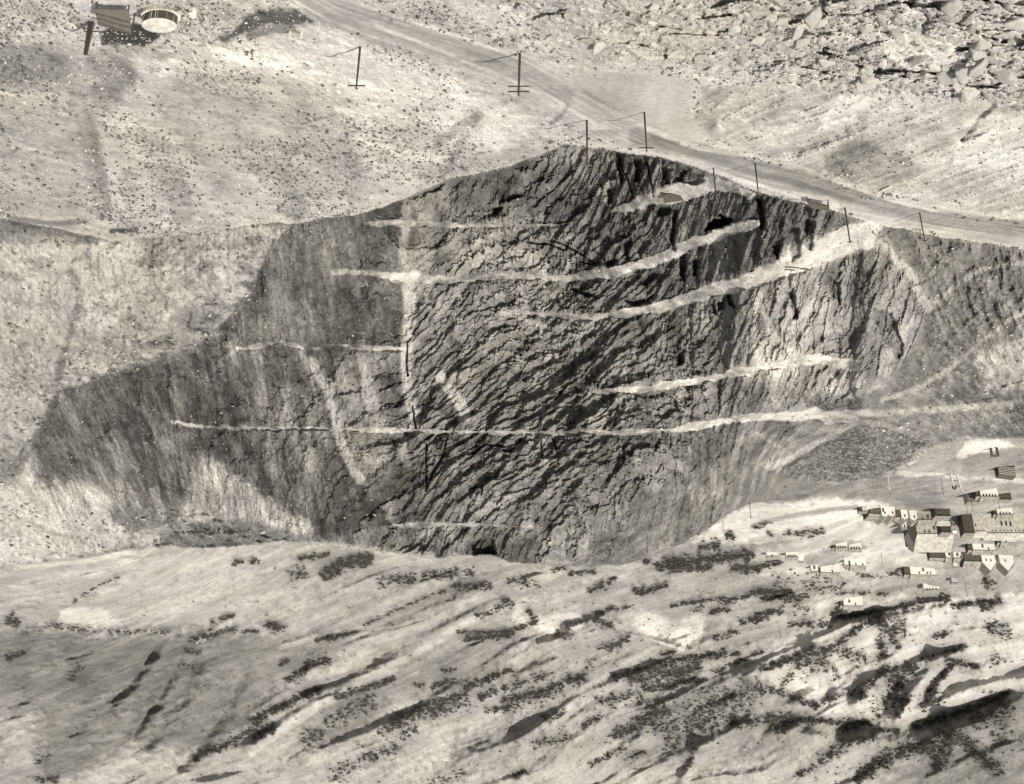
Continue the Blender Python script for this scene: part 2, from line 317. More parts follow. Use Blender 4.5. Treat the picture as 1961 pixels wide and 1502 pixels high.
add(ZN2, [(1060, 225), (1080, 205)], -1.0, 7); add(ZN2, [(310, 62), (200, 70)], -1.2, 16)
ZN2 += 0
add(ZN2, [(420, 130), (640, 210), (740, 330)], 3.0, 60); add(ZN2, [(560, 200), (520, 320), (560, 400)], -2.4, 30); add(ZN2, [(680, 260), (700, 360)], 1.6, 24)
road_d = seg_dist(ZROAD, U, V)[0]; ZN2 += .22 * np.exp(-((road_d - 25) / 3.0) ** 2) * (1 - yard_m) * (1 + .6 * grit)
rimk = sstep(0, 14, rimv[None] - V)
Z = Z + np.where(near_m, ZN2 * (.15 + .85 * rimk), 0)
# far hills ---------------------------------------------------------
town_m = poly_mask([(1660, 960), (1780, 965), (1960, 930), (2142, 920), (2142, 1100), (1960, 1110), (1700, 1110), (1540, 1100), (1480, 1080), (1440, 1055), (1560, 1030), (1650, 1000)], 14)
ra, rb = (X0 * .80 + Y0 * .60), (-X0 * .60 + Y0 * .80)
wr = 10 * fbm(X0 / 60, Y0 / 60, 0 * X0, 2, 80)
drain = fbm((rb + wr) / 34, (ra + wr) / 170, 0 * X0, 3, 81, .4, True)
drain2 = fbm((rb + wr) / 11, ra / 70, 0 * X0, 2, 82, .5)
micro = fbm(X0 / 3.0, Y0 / 5.0, 0 * X0, 3, 83, .6)
zl = np.zeros(U.shape)
RIDGES = [([(480, 1440), (560, 1375), (660, 1320), (760, 1262), (850, 1205), (930, 1165), (1010, 1120), (1070, 1100)], 4.5, 16), ([(380, 1235), (445, 1192), (470, 1175)], 3, 12), ([(330, 1225), (290, 1290), (230, 1360)], 6, 16), ([(290, 1250), (250, 1310), (215, 1340)], -7, 11), ([(345, 1255), (300, 1340), (255, 1405)], -7, 11), ([(120, 1230), (150, 1330), (130, 1440)], -7, 30), ([(60, 1230), (70, 1340), (30, 1420)], 6, 30), ([(400, 1270), (370, 1350), (300, 1440)], 6, 18), ([(460, 1290), (430, 1360), (350, 1460)], -6, 16),
          ([(900, 1225), (980, 1218), (1070, 1205)], -6, 14), ([(600, 1215), (700, 1200), (800, 1160), (900, 1120)], -4, 10), ([(1085, 1205), (1120, 1190), (1180, 1172)], 7, 12), ([(1150, 1188), (1185, 1205)], 4, 10), ([(1195, 1218), (1240, 1225), (1300, 1240)], 4, 8), ([(990, 1180), (1060, 1190), (1110, 1180)], -5, 18), ([(1230, 1180), (1290, 1210), (1340, 1205)], -5, 22),
          ([(1050, 1230), (1000, 1255), (960, 1270)], 3, 10), ([(1600, 1180), (1700, 1170), (1800, 1150), (1900, 1145)], -5, 12), ([(1440, 1300), (1560, 1245), (1640, 1205), (1700, 1185)], 6, 16), ([(1700, 1190), (1740, 1230), (1700, 1262)], 5, 18), ([(1560, 1245), (1590, 1290), (1605, 1320)], 5, 14), ([(1530, 1310), (1580, 1320), (1620, 1290)], -6, 20),
          ([(1640, 1345), (1668, 1308), (1720, 1280), (1800, 1262), (1850, 1245)], 5, 12), ([(1720, 1375), (1760, 1310), (1800, 1265)], 5, 13), ([(1690, 1340), (1720, 1310)], -4, 12), ([(1790, 1330), (1830, 1270), (1880, 1285)], 4, 10), ([(1620, 1385), (1700, 1395), (1780, 1385), (1870, 1350), (1937, 1320)], -5.5, 20), ([(1937, 1360), (1860, 1390), (1790, 1420)], 7, 26),
          ([(1835, 1400), (1800, 1470)], 5, 14), ([(1835, 1400), (1920, 1480)], 5, 14), ([(750, 1390), (840, 1345), (960, 1300), (1060, 1270)], 3.5, 12), ([(860, 1440), (960, 1380), (1000, 1370)], -3, 20), ([(620, 1420), (700, 1370), (800, 1340)], -5, 26), ([(720, 1260), (860, 1240), (950, 1230)], -3, 26), ([(1180, 1305), (1260, 1278), (1340, 1262), (1440, 1245)], 4, 10), ([(1230, 1385), (1330, 1330), (1440, 1290)], 4, 12), ([(1140, 1450), (1260, 1370), (1400, 1330)], -4, 12),
          ([(40, 1205), (150, 1200), (300, 1210), (400, 1200)], -3.5, 9), ([(150, 1300), (120, 1400), (80, 1480)], 4, 40), ([(240, 1130), (350, 1110), (460, 1100)], -2, 26), ([(600, 1230), (560, 1290), (480, 1340)], -4, 20), ([(1480, 1400), (1600, 1420), (1700, 1430)], 4, 16), ([(1560, 1480), (1700, 1440)], -4, 20), ([(1000, 1420), (1100, 1380), (1180, 1350)], 4, 20), ([(1310, 1490), (1340, 1430)], 4, 10)]
for p, h, w in RIDGES: add(zl, p, h, w)
hillm = far_m * (1 - town_m) * sstep(0, 30, V - crestv[None])
upper_right = sstep(1400, 1500, U) * (1 - sstep(930, 990, V))
ZT2 = hillm * (1 - .8 * upper_right) * (3.2 * drain + 1.7 * drain2 + .68 * zl) + .30 * micro + .6 * lump + .28 * far_m * (1 - town_m) * fbm((rb + wr) / 3.0, ra / 22, 0 * X0, 4, 84, .7) * (1 - .8 * town_m) + upper_right * 1.0 * grit
Z = Z + np.where(far_m, ZT2 * sstep(-4, 10, V - crestv[None]), 0)
X, Y, _ = lift(U, V, Z)
# ------------------------------------------------------------------ what the ground is made of (0 dark rock ... 1 pale dust), with recess shade painted in
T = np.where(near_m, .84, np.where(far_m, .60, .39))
def paint(pts, tone, f=6, a=1.0, m=None, sharp=False):
    global T
    q = fray(poly_mask(pts, f, sharp)) * a
    if m is not None: q = q * m
    T = T * (1 - q) + tone * q
def brush(pts, w, tone, a=1.0, m=None, soft=1.0):
    global T
    q = fray(stroke_mask(pts, w, soft=soft, jag=1.2)) * a
    if m is not None: q = q * m
    T = T * (1 - q) + tone * q
N_, P_, F_ = near_m * 1.0, pit_m * 1.0, far_m * 1.0
# near ground
paint([(-180, 90), (120, 75), (200, 100), (260, 80), (250, 160), (180, 260), (200, 420), (-180, 420)], .66, 20, .8, N_)
paint([(250, 180), (460, 140), (620, 200), (700, 330), (560, 420), (200, 420), (260, 300)], .74, 30, .8, N_)
paint([(340, 60), (600, 70), (760, 120), (900, 170), (1040, 250), (960, 290), (820, 230), (700, 190), (500, 130), (300, 150)], .97, 24, .9, N_)
brush([(160, 230), (178, 300), (195, 400)], 18, .55, .8, N_); brush([(330, 330), (350, 410)], 22, .55, .6, N_); brush([(470, 280), (520, 330), (560, 400)], 26, .62, .6, N_)
brush([(190, 120), (240, 145), (200, 175)], 24, .48, .8, N_); paint([(-180, 85), (60, 82), (140, 100), (130, 150), (40, 160), (-180, 150)], .52, 12, .8, N_)
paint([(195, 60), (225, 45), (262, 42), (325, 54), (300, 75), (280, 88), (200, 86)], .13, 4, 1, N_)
paint([(425, 72), (450, 62), (470, 28), (520, 15), (575, 20), (600, 45), (560, 48), (520, 42), (480, 62), (430, 82)], .22, 6, .9, N_)
brush([(480, 70), (520, 55), (560, 55)], 8, .4, .7, N_); brush([(840, 275), (880, 245), (915, 220)], 9, .6, .8, N_); brush([(1055, 235), (1075, 220), (1062, 212)], 4, .35, .8, N_); paint([(790, 330), (870, 300), (960, 290), (1040, 260), (1075, 275), (1030, 302), (930, 330), (860, 342), (800, 368)], .68, 9, .8, N_)
brush([(0, 425), (120, 440), (215, 450), (330, 445), (430, 435)], 12, .70, .8, N_); brush([(0, 455), (120, 462), (215, 470), (330, 462)], 9, .56, .7, P_); brush([(215, 443), (260, 440)], 5, .2, .9, N_); brush([(20, 418), (90, 428), (160, 425)], 5, .4, .8, N_)
paint([(-180, 160), (40, 165), (110, 180), (100, 186), (-180, 180)], .8, 6, .8, N_)
paint([(900, -140), (980, 20), (1060, 85), (1160, 118), (1300, 125), (1440, 148), (1560, 160), (1640, 170), (1750, 180), (1860, 190), (2142, 200), (2142, -140)], .76, 14, 1, N_)
paint([(1560, 60), (1680, 70), (1900, 150), (2142, 190), (2142, -140), (1500, -140)], .84, 30, .7, N_); paint([(1690, 85), (1735, 55), (1800, 75), (1850, 110), (1830, 145), (1740, 135), (1705, 110)], .95, 4, 1, N_)
paint([(940, -20), (1060, 70), (1180, 100), (1100, 20)], .62, 20, .6, N_); paint([(800, 0), (960, 60), (1000, 110), (940, 90)], .82, 12, .8, N_)
paint([(1340, 165), (1560, 165), (1760, 195), (2142, 210), (2142, 440), (1937, 415), (1760, 385), (1600, 348), (1480, 300), (1340, 250)], .74, 12, .9, N_)
paint([(1585, 215), (1610, 185), (1690, 178), (1700, 195), (1640, 222), (1595, 240), (1560, 262)], .93, 5, .9, N_); paint([(1840, 260), (1890, 225), (2142, 220), (2142, 340), (1830, 325)], .95, 16, .9, N_); paint([(1440, 255), (1560, 215), (1480, 285)], .86, 9, .7, N_)
paint([(1580, 300), (1640, 262), (1740, 285), (1770, 320), (1720, 345), (1640, 352), (1590, 330)], .50, 12, .9, N_); paint([(1770, 345), (1880, 335), (1937, 350), (1937, 385), (1800, 375)], .62, 10, .7, N_); paint([(1350, 170), (1420, 175), (1360, 240), (1330, 230)], .58, 12, .8, N_)
paint([(1660, 230), (1780, 200), (1830, 240), (1780, 310), (1690, 290)], .72, 12, .8, N_)
q = np.clip(np.maximum(road_m, yard_m), 0, 1) * N_; T = T * (1 - q) + .68 * q
brush([(600, 10), (760, 60), (900, 105), (1000, 130), (1080, 180)], 20, .60, .8, N_); brush([(720, 50), (900, 120), (1060, 190), (1140, 240)], 3, .84, .8, N_); brush([(790, 40), (950, 95), (1110, 125), (1180, 138)], 3, .86, .7, N_)
brush([(1220, 262), (1330, 290), (1440, 320), (1560, 350), (1680, 388), (1780, 415), (1937, 435), (2142, 460)], 15, .46, .85, N_); brush([(1240, 248), (1340, 285), (1440, 300)], 5, .78, .8, N_); brush([(1410, 348), (1500, 372), (1580, 384), (1600, 396)], 8, .86, .9, N_, .5); brush([(1100, 272), (1200, 288), (1300, 305), (1400, 338)], 4, .82, .8, N_)
brush([(1600, 345), (1740, 392), (1840, 405), (2142, 440)], 5, .82, .9, N_); brush([(1780, 440), (1850, 452)], 4, .75, .7, N_);  brush([(1120, 255), (1180, 255)], 5, .5, .6, N_); brush([(1250, 265), (1300, 275)], 4, .42, .8, N_)
paint([(1120, 170), (1190, 172), (1180, 195), (1120, 200)], .56, 9, .6, N_)
# wall
pit_soft = soft_pit
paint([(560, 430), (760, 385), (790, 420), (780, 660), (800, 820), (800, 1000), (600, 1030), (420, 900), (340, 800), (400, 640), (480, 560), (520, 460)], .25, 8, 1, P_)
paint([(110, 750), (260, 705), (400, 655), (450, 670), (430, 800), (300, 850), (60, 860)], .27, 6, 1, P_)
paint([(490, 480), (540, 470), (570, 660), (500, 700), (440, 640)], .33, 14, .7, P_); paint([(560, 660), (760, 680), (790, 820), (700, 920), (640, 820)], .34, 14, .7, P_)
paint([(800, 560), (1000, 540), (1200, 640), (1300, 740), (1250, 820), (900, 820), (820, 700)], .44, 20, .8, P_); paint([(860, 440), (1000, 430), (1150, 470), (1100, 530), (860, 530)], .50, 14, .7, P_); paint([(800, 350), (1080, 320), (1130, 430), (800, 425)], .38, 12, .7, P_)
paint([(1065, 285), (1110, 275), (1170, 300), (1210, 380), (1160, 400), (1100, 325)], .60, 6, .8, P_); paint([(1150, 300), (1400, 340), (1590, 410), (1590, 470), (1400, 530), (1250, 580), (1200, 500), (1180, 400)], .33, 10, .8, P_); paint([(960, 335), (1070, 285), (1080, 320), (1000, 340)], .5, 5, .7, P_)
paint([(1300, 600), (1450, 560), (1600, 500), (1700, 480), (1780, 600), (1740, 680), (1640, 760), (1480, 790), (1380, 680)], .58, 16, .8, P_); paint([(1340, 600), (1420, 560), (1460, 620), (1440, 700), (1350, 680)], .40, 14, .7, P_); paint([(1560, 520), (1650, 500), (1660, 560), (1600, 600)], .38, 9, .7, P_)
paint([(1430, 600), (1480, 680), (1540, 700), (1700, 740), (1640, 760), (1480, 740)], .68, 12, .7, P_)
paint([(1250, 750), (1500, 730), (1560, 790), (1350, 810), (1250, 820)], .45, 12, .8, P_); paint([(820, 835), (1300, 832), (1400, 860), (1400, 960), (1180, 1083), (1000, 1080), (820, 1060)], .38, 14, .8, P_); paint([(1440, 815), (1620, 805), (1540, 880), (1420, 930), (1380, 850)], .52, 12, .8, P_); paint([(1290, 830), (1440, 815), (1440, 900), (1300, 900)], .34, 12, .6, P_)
# pale side ground
paint([(-180, 465), (215, 465), (330, 452), (500, 430), (560, 432), (515, 468), (480, 556), (400, 645), (250, 700), (112, 748), (60, 840), (-180, 900)], .68, 4, 1, P_)
paint([(60, 560), (150, 540), (152, 600), (120, 700), (60, 640)], .60, 14, .8, P_); brush([(135, 520), (155, 560), (142, 620), (128, 660), (112, 720)], 7, .45, .8, P_); brush([(62, 840), (46, 880), (32, 922)], 5, .42, .9, P_)
paint([(240, 560), (300, 550), (330, 580), (280, 640), (230, 660)], .58, 14, .7, P_); paint([(340, 590), (420, 560), (420, 640), (330, 680), (300, 650)], .46, 12, .8, P_); paint([(420, 490), (500, 470), (500, 500), (440, 540)], .60, 12, .7, P_); brush([(200, 650), (270, 600), (340, 545), (420, 500)], 10, .54, .7, P_); brush([(230, 690), (330, 640), (430, 590)], 9, .5, .7, P_); brush([(260, 520), (340, 490), (420, 470)], 7, .56, .6, P_); brush([(140, 500), (170, 488)], 5, .5, .6, P_)
paint([(-180, 880), (30, 930), (60, 860), (110, 900), (180, 930), (260, 960), (330, 1000), (300, 1045), (120, 1072), (-180, 1110)], .76, 14, 1, P_)
paint([(60, 850), (180, 800), (250, 830), (240, 930), (150, 920), (70, 930)], .32, 16, .9, P_); paint([(210, 900), (340, 880), (340, 1000), (250, 1030), (210, 990)], .34, 16, .8, P_); paint([(380, 870), (440, 900), (520, 960), (600, 1010), (580, 1032), (480, 1000), (420, 1000), (340, 1010), (360, 940)], .66, 10, .9, P_); paint([(120, 745), (160, 740), (150, 830), (100, 800)], .36, 10, .8, P_)
paint([(340, 1010), (420, 998), (500, 1005), (590, 1025), (560, 1036), (440, 1032), (340, 1030)], .42, 6, .8, P_); brush([(296, 940), (312, 990)], 8, .68, .7, P_); brush([(350, 985), (370, 950)], 6, .64, .6, P_)
q = bench * P_; T = T * (1 - q) + (.45 + .30 * sstep(900, 1450, U) + .30 * rubb + .1 * sstep(300, 0, np.abs(U - 780))) * q
brush([(755, 532), (795, 530)], 9, .84, .9, P_); brush([(740, 427), (790, 425)], 4, .76, .8, P_); brush([(1300, 362), (1370, 350)], 15, .8, .9, P_); brush([(330, 808), (385, 817)], 3, .82, .8, P_); brush([(1510, 500), (1640, 455), (1690, 450)], 26, .84, .9, P_)
brush([(775, 385), (778, 430), (772, 480), (780, 520)], 8, .56, .7, P_); brush([(783, 545), (785, 620), (775, 700), (785, 760), (796, 820)], 11, .68, .85, P_); brush([(775, 545), (785, 580)], 8, .6, .7, P_); brush([(845, 720), (870, 760), (893, 790), (885, 800)], 10, .74, .8, P_); brush([(598, 690), (625, 745), (640, 790), (648, 815)], 8, .62, .7, P_); brush([(645, 825), (662, 870), (690, 920)], 9, .64, .8, P_); brush([(690, 680), (712, 760), (730, 815)], 9, .55, .6, P_); brush([(770, 840), (780, 890)], 8, .6, .7, P_)
paint([(0, 690), (60, 640), (110, 745), (50, 860), (0, 880)], .62, 16, .6, P_); brush([(960, 595), (1000, 612), (1045, 628)], 5, .66, .8, P_); brush([(1200, 410), (1150, 335), (1110, 290)], 3, .62, .7, P_); brush([(1460, 590), (1490, 650), (1540, 690)], 5, .7, .6, P_); brush([(1450, 830), (1500, 860), (1460, 890)], 4, .7, .6, P_); brush([(740, 975), (750, 960), (745, 990)], 6, .62, .7, P_); brush([(800, 1030), (840, 1010), (870, 1008)], 8, .66, .8, P_); brush([(620, 1040), (700, 1052), (830, 1062)], 6, .6, .8, P_)
# shoulder and dumps right of the pit
paint([(1690, 432), (1800, 455), (1937, 474), (2142, 500), (2142, 830), (1850, 842), (1790, 850), (1640, 805), (1700, 745), (1780, 640), (1778, 590), (1740, 520)], .35, 9, 1, P_)
paint([(1690, 430), (1780, 450), (1795, 470), (1760, 510), (1700, 485), (1675, 455)], .34, 8, .9, P_); paint([(1755, 500), (1800, 510), (1790, 590), (1830, 620), (1790, 680), (1730, 740), (1700, 745), (1780, 640), (1775, 590)], .38, 9, .9, P_); paint([(1700, 745), (1760, 700), (1850, 670), (1900, 690), (1840, 740), (1760, 765), (1700, 765)], .42, 7, .9, P_)
brush([(1690, 765), (1770, 738), (1840, 690), (1937, 610), (2142, 500)], 4, .74, .6, P_); brush([(1790, 580), (1830, 545), (1880, 515), (2142, 480)], 4, .66, .6, P_); brush([(1650, 450), (1700, 480), (1740, 520), (1775, 590)], 8, .74, .8, P_); paint([(1860, 690), (1960, 640), (2142, 600), (2142, 740), (1900, 750)], .76, 14, .8, P_); paint([(1700, 775), (1937, 770), (1937, 840), (1800, 840), (1680, 800)], .50, 10, .7, P_); brush([(1560, 795), (1700, 790), (1937, 775)], 6, .68, .8, P_)
CONE = [(1640, 812), (1690, 818), (1750, 832), (1795, 848), (1770, 872), (1720, 900), (1640, 922), (1560, 925), (1500, 915), (1470, 905), (1540, 870), (1590, 840)]
paint(CONE, .30, 5, 1); brush([(1640, 806), (1700, 815), (1790, 843)], 5, .52, .8); brush([(1640, 806), (1580, 840), (1520, 872), (1470, 895)], 6, .74, .8); paint([(1440, 915), (1560, 922), (1640, 925), (1650, 945), (1540, 960), (1440, 960), (1400, 960)], .40, 8, .9)
paint([(1760, 860), (1850, 838), (1950, 845), (1950, 870), (1850, 905), (1740, 905), (1720, 895)], .66, 7, .9); paint([(1830, 872), (1850, 848), (1905, 840), (1950, 855), (1905, 865), (1840, 878)], .97, 3, 1); paint([(1850, 880), (1937, 858), (2142, 840), (2142, 905), (1937, 912), (1840, 910)], .48, 7, .8)
brush([(1720, 906), (1800, 912), (1900, 920), (2142, 925)], 4, .86, .8)
paint([(1640, 930), (1705, 908), (1800, 918), (1800, 960), (1840, 985), (1760, 975), (1690, 955), (1600, 950)], .46, 8, .9, F_); paint([(1780, 915), (1937, 920), (1937, 945), (1860, 950), (1800, 940)], .56, 6, .8, F_); paint([(1840, 955), (1937, 945), (1937, 980), (1830, 985)], .66, 8, .7, F_)
# far hills
paint([(1330, 1040), (1385, 992), (1440, 965), (1640, 955), (1700, 965), (1680, 1000), (1560, 1030), (1440, 1040)], .92, 6, .9, F_); brush([(1440, 1008), (1530, 985), (1640, 970)], 4, .52, .8, F_); brush([(1440, 1035), (1560, 1018), (1620, 1000)], 5, .62, .7, F_); paint([(1440, 1045), (1520, 1035), (1560, 1050), (1500, 1060), (1440, 1060)], .46, 5, .8, F_)
paint([(1440, 1060), (1560, 1020), (1700, 990), (1800, 1030), (1800, 1100), (1600, 1110), (1440, 1100)], .82, 14, .8, F_); paint([(1530, 1070), (1590, 1052), (1620, 1060), (1600, 1082), (1545, 1085)], .5, 5, .8, F_); paint([(1590, 1050), (1600, 1038), (1650, 1036), (1660, 1055)], .52, 4, .8, F_)
paint([(1700, 1110), (1800, 1108), (1800, 1140), (1640, 1150), (1600, 1140)], .58, 10, .8, F_); brush([(1640, 1060), (1700, 1046), (1780, 1056), (1720, 1075)], 5, .9, .6, F_); paint([(1580, 1150), (1937, 1140), (2142, 1140), (2142, 1330), (1900, 1340), (1700, 1390), (1620, 1385), (1480, 1330), (1440, 1290)], .80, 18, .9, F_)
paint([(-180, 1095), (120, 1080), (300, 1060), (500, 1050), (480, 1160), (330, 1170), (180, 1130), (-180, 1165)], .70, 14, .8, F_); paint([(170, 1130), (250, 1095), (440, 1085), (460, 1130), (400, 1190), (200, 1185)], .66, 16, .8, F_); paint([(115, 1165), (200, 1168), (230, 1190), (200, 1205), (110, 1195)], .88, 6, .9, F_)
paint([(-180, 1210), (60, 1205), (250, 1215), (420, 1200), (480, 1215), (620, 1250), (520, 1340), (400, 1440), (250, 1430), (120, 1500), (-180, 1500)], .35, 24, .9, F_); paint([(-180, 1350), (60, 1350), (90, 1500), (-180, 1500)], .62, 30, .7, F_)
paint([(470, 1230), (660, 1205), (690, 1240), (600, 1290), (500, 1330), (450, 1300)], .46, 16, .8, F_); paint([(720, 1270), (880, 1225), (1000, 1225), (960, 1300), (860, 1330), (760, 1340), (700, 1390), (600, 1430), (560, 1400), (640, 1320)], .45, 14, .85, F_); paint([(860, 1420), (980, 1360), (1080, 1390), (1060, 1440), (960, 1480), (860, 1490)], .48, 22, .7, F_)
paint([(960, 1280), (1100, 1200), (1180, 1215), (1140, 1290), (1000, 1330)], .54, 16, .7, F_); paint([(1200, 1330), (1440, 1290), (1560, 1360), (1560, 1440), (1300, 1460), (1200, 1420)], .50, 26, .8, F_); paint([(1780, 1420), (1860, 1370), (1937, 1330), (2142, 1300), (2142, 1640), (1700, 1640), (1700, 1480)], .40, 20, .85, F_)
paint([(1170, 1440), (1240, 1400), (1260, 1430), (1200, 1460)], .55, 12, .6, F_)
brush([(470, 1450), (545, 1395), (640, 1335), (740, 1280), (840, 1225), (930, 1170), (1010, 1125), (1070, 1100)], 7, .76, .7, F_); brush([(520, 1410), (600, 1345), (700, 1310), (760, 1285)], 4, .74, .5, F_); brush([(540, 1240), (600, 1222), (700, 1200)], 5, .76, .5, F_); brush([(760, 1480), (860, 1420), (960, 1365)], 4, .72, .45, F_); brush([(380, 1230), (440, 1192)], 5, .9, .8, F_); brush([(1580, 1205), (1700, 1190), (1790, 1158), (1937, 1140)], 4, .9, .8, F_); brush([(620, 1040), (700, 1055), (830, 1066)], 3, .7, .8)
brush([(1000, 1180), (1040, 1195), (1100, 1190)], 16, .92, .7, F_); brush([(1240, 1190), (1300, 1225), (1330, 1200)], 22, .92, .7, F_); brush([(30, 1088), (150, 1075), (260, 1058)], 4, .84, .8)

# grain of the materials
ys_ = np.where(near_m, 3.2, 1.2)
sp = vnoise(X0 / .8 + .4 * grit, Y0 / ys_, 0 * X0, 91) * .5 + .5
sp2 = vnoise(X0 / 2.4, Y0 / 2.6, 0 * X0, 92) * .5 + .5
patch = fbm(X0 / 16, Y0 / 16, 0 * X0, 3, 93) * .5 + .5
stone = sstep(.70, .85, sp + .30 * (patch - .5)) * N_ * (1 - flat_n)
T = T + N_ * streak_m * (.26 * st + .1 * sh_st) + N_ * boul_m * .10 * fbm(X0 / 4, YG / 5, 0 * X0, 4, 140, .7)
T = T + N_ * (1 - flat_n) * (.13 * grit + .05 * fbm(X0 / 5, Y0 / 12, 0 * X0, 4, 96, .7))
T = T + .10 * (lump) * (1 - soft_pit * .3)
wn_ = soft_pit * P_
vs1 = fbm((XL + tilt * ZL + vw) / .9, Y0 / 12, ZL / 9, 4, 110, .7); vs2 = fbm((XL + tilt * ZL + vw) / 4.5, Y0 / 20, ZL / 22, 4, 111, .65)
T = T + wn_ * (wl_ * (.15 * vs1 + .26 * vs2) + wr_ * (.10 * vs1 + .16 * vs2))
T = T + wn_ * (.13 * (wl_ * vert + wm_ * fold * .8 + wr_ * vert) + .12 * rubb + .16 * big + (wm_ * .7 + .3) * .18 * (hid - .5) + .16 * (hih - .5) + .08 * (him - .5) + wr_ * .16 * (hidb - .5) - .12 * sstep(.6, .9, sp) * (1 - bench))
side_p = (1 - soft_pit) * P_ * (U < 620)
bd = np.exp(-(seg_dist([(560, 440), (510, 475), (470, 560), (400, 645), (250, 705), (110, 750)], WU, WV)[0] / 34) ** 2)
for p_, w_, t_ in SPILL:
    q = fray(stroke_mask(p_, w_, jag=3.4, soft=1.6)) * P_ * (.85 if p_[0][0] in (780, 845, 960) else .55) * np.clip(.55 + 1.0 * rubb + .5 * vs1, 0, 1); T = T * (1 - q) + t_ * q
T = T + (1 - soft_pit) * P_ * (.16 * fbm(X0 / 1.3, YG / 1.6, 0 * X0, 4, 141, .7)) - side_p * .18 * sstep(.0, .5, fbm(X0 / 5, YG / 4, 0 * X0, 4, 142, .7)) - P_ * bd * .34 * sstep(-.1, .4, fbm(X0 / 4, YG / 3, 0 * X0, 4, 143, .72)) * (T > .4)
T = T + P_ * bd * .22 * sstep(.1, .5, fbm(X0 / 4, YG / 3, 0 * X0, 4, 144, .72)) * (T < .4)
T = T * (1 - .85 * cave)  # shade inside the hollow painted into the ground tone
T = np.where((rec > .3), T * (1 - .34 * rec * (.2 + .8 * sstep(600, 700, U))), T); T = T * (1 - .4 * slit * soft_pit)  # shade of the wall cuts painted into the tone; slits darkened as well
def mask_at(m, us, vs):
    i = np.clip(((np.asarray(vs) - VS[0]) / STEP).round().astype(int), 0, NV - 1); j = np.clip(((np.asarray(us) - US[0]) / STEP).round().astype(int), 0, NU - 1)
    return m[i, j]
def pick(mask, n, keep=None):
    us = rng.uniform(-20, 1980, n * 6); vs = rng.uniform(-20, 1520, n * 6)
    w = mask_at(mask, us, vs); ok = rng.random(n * 6) < w
    return us[ok][:n], vs[ok][:n]
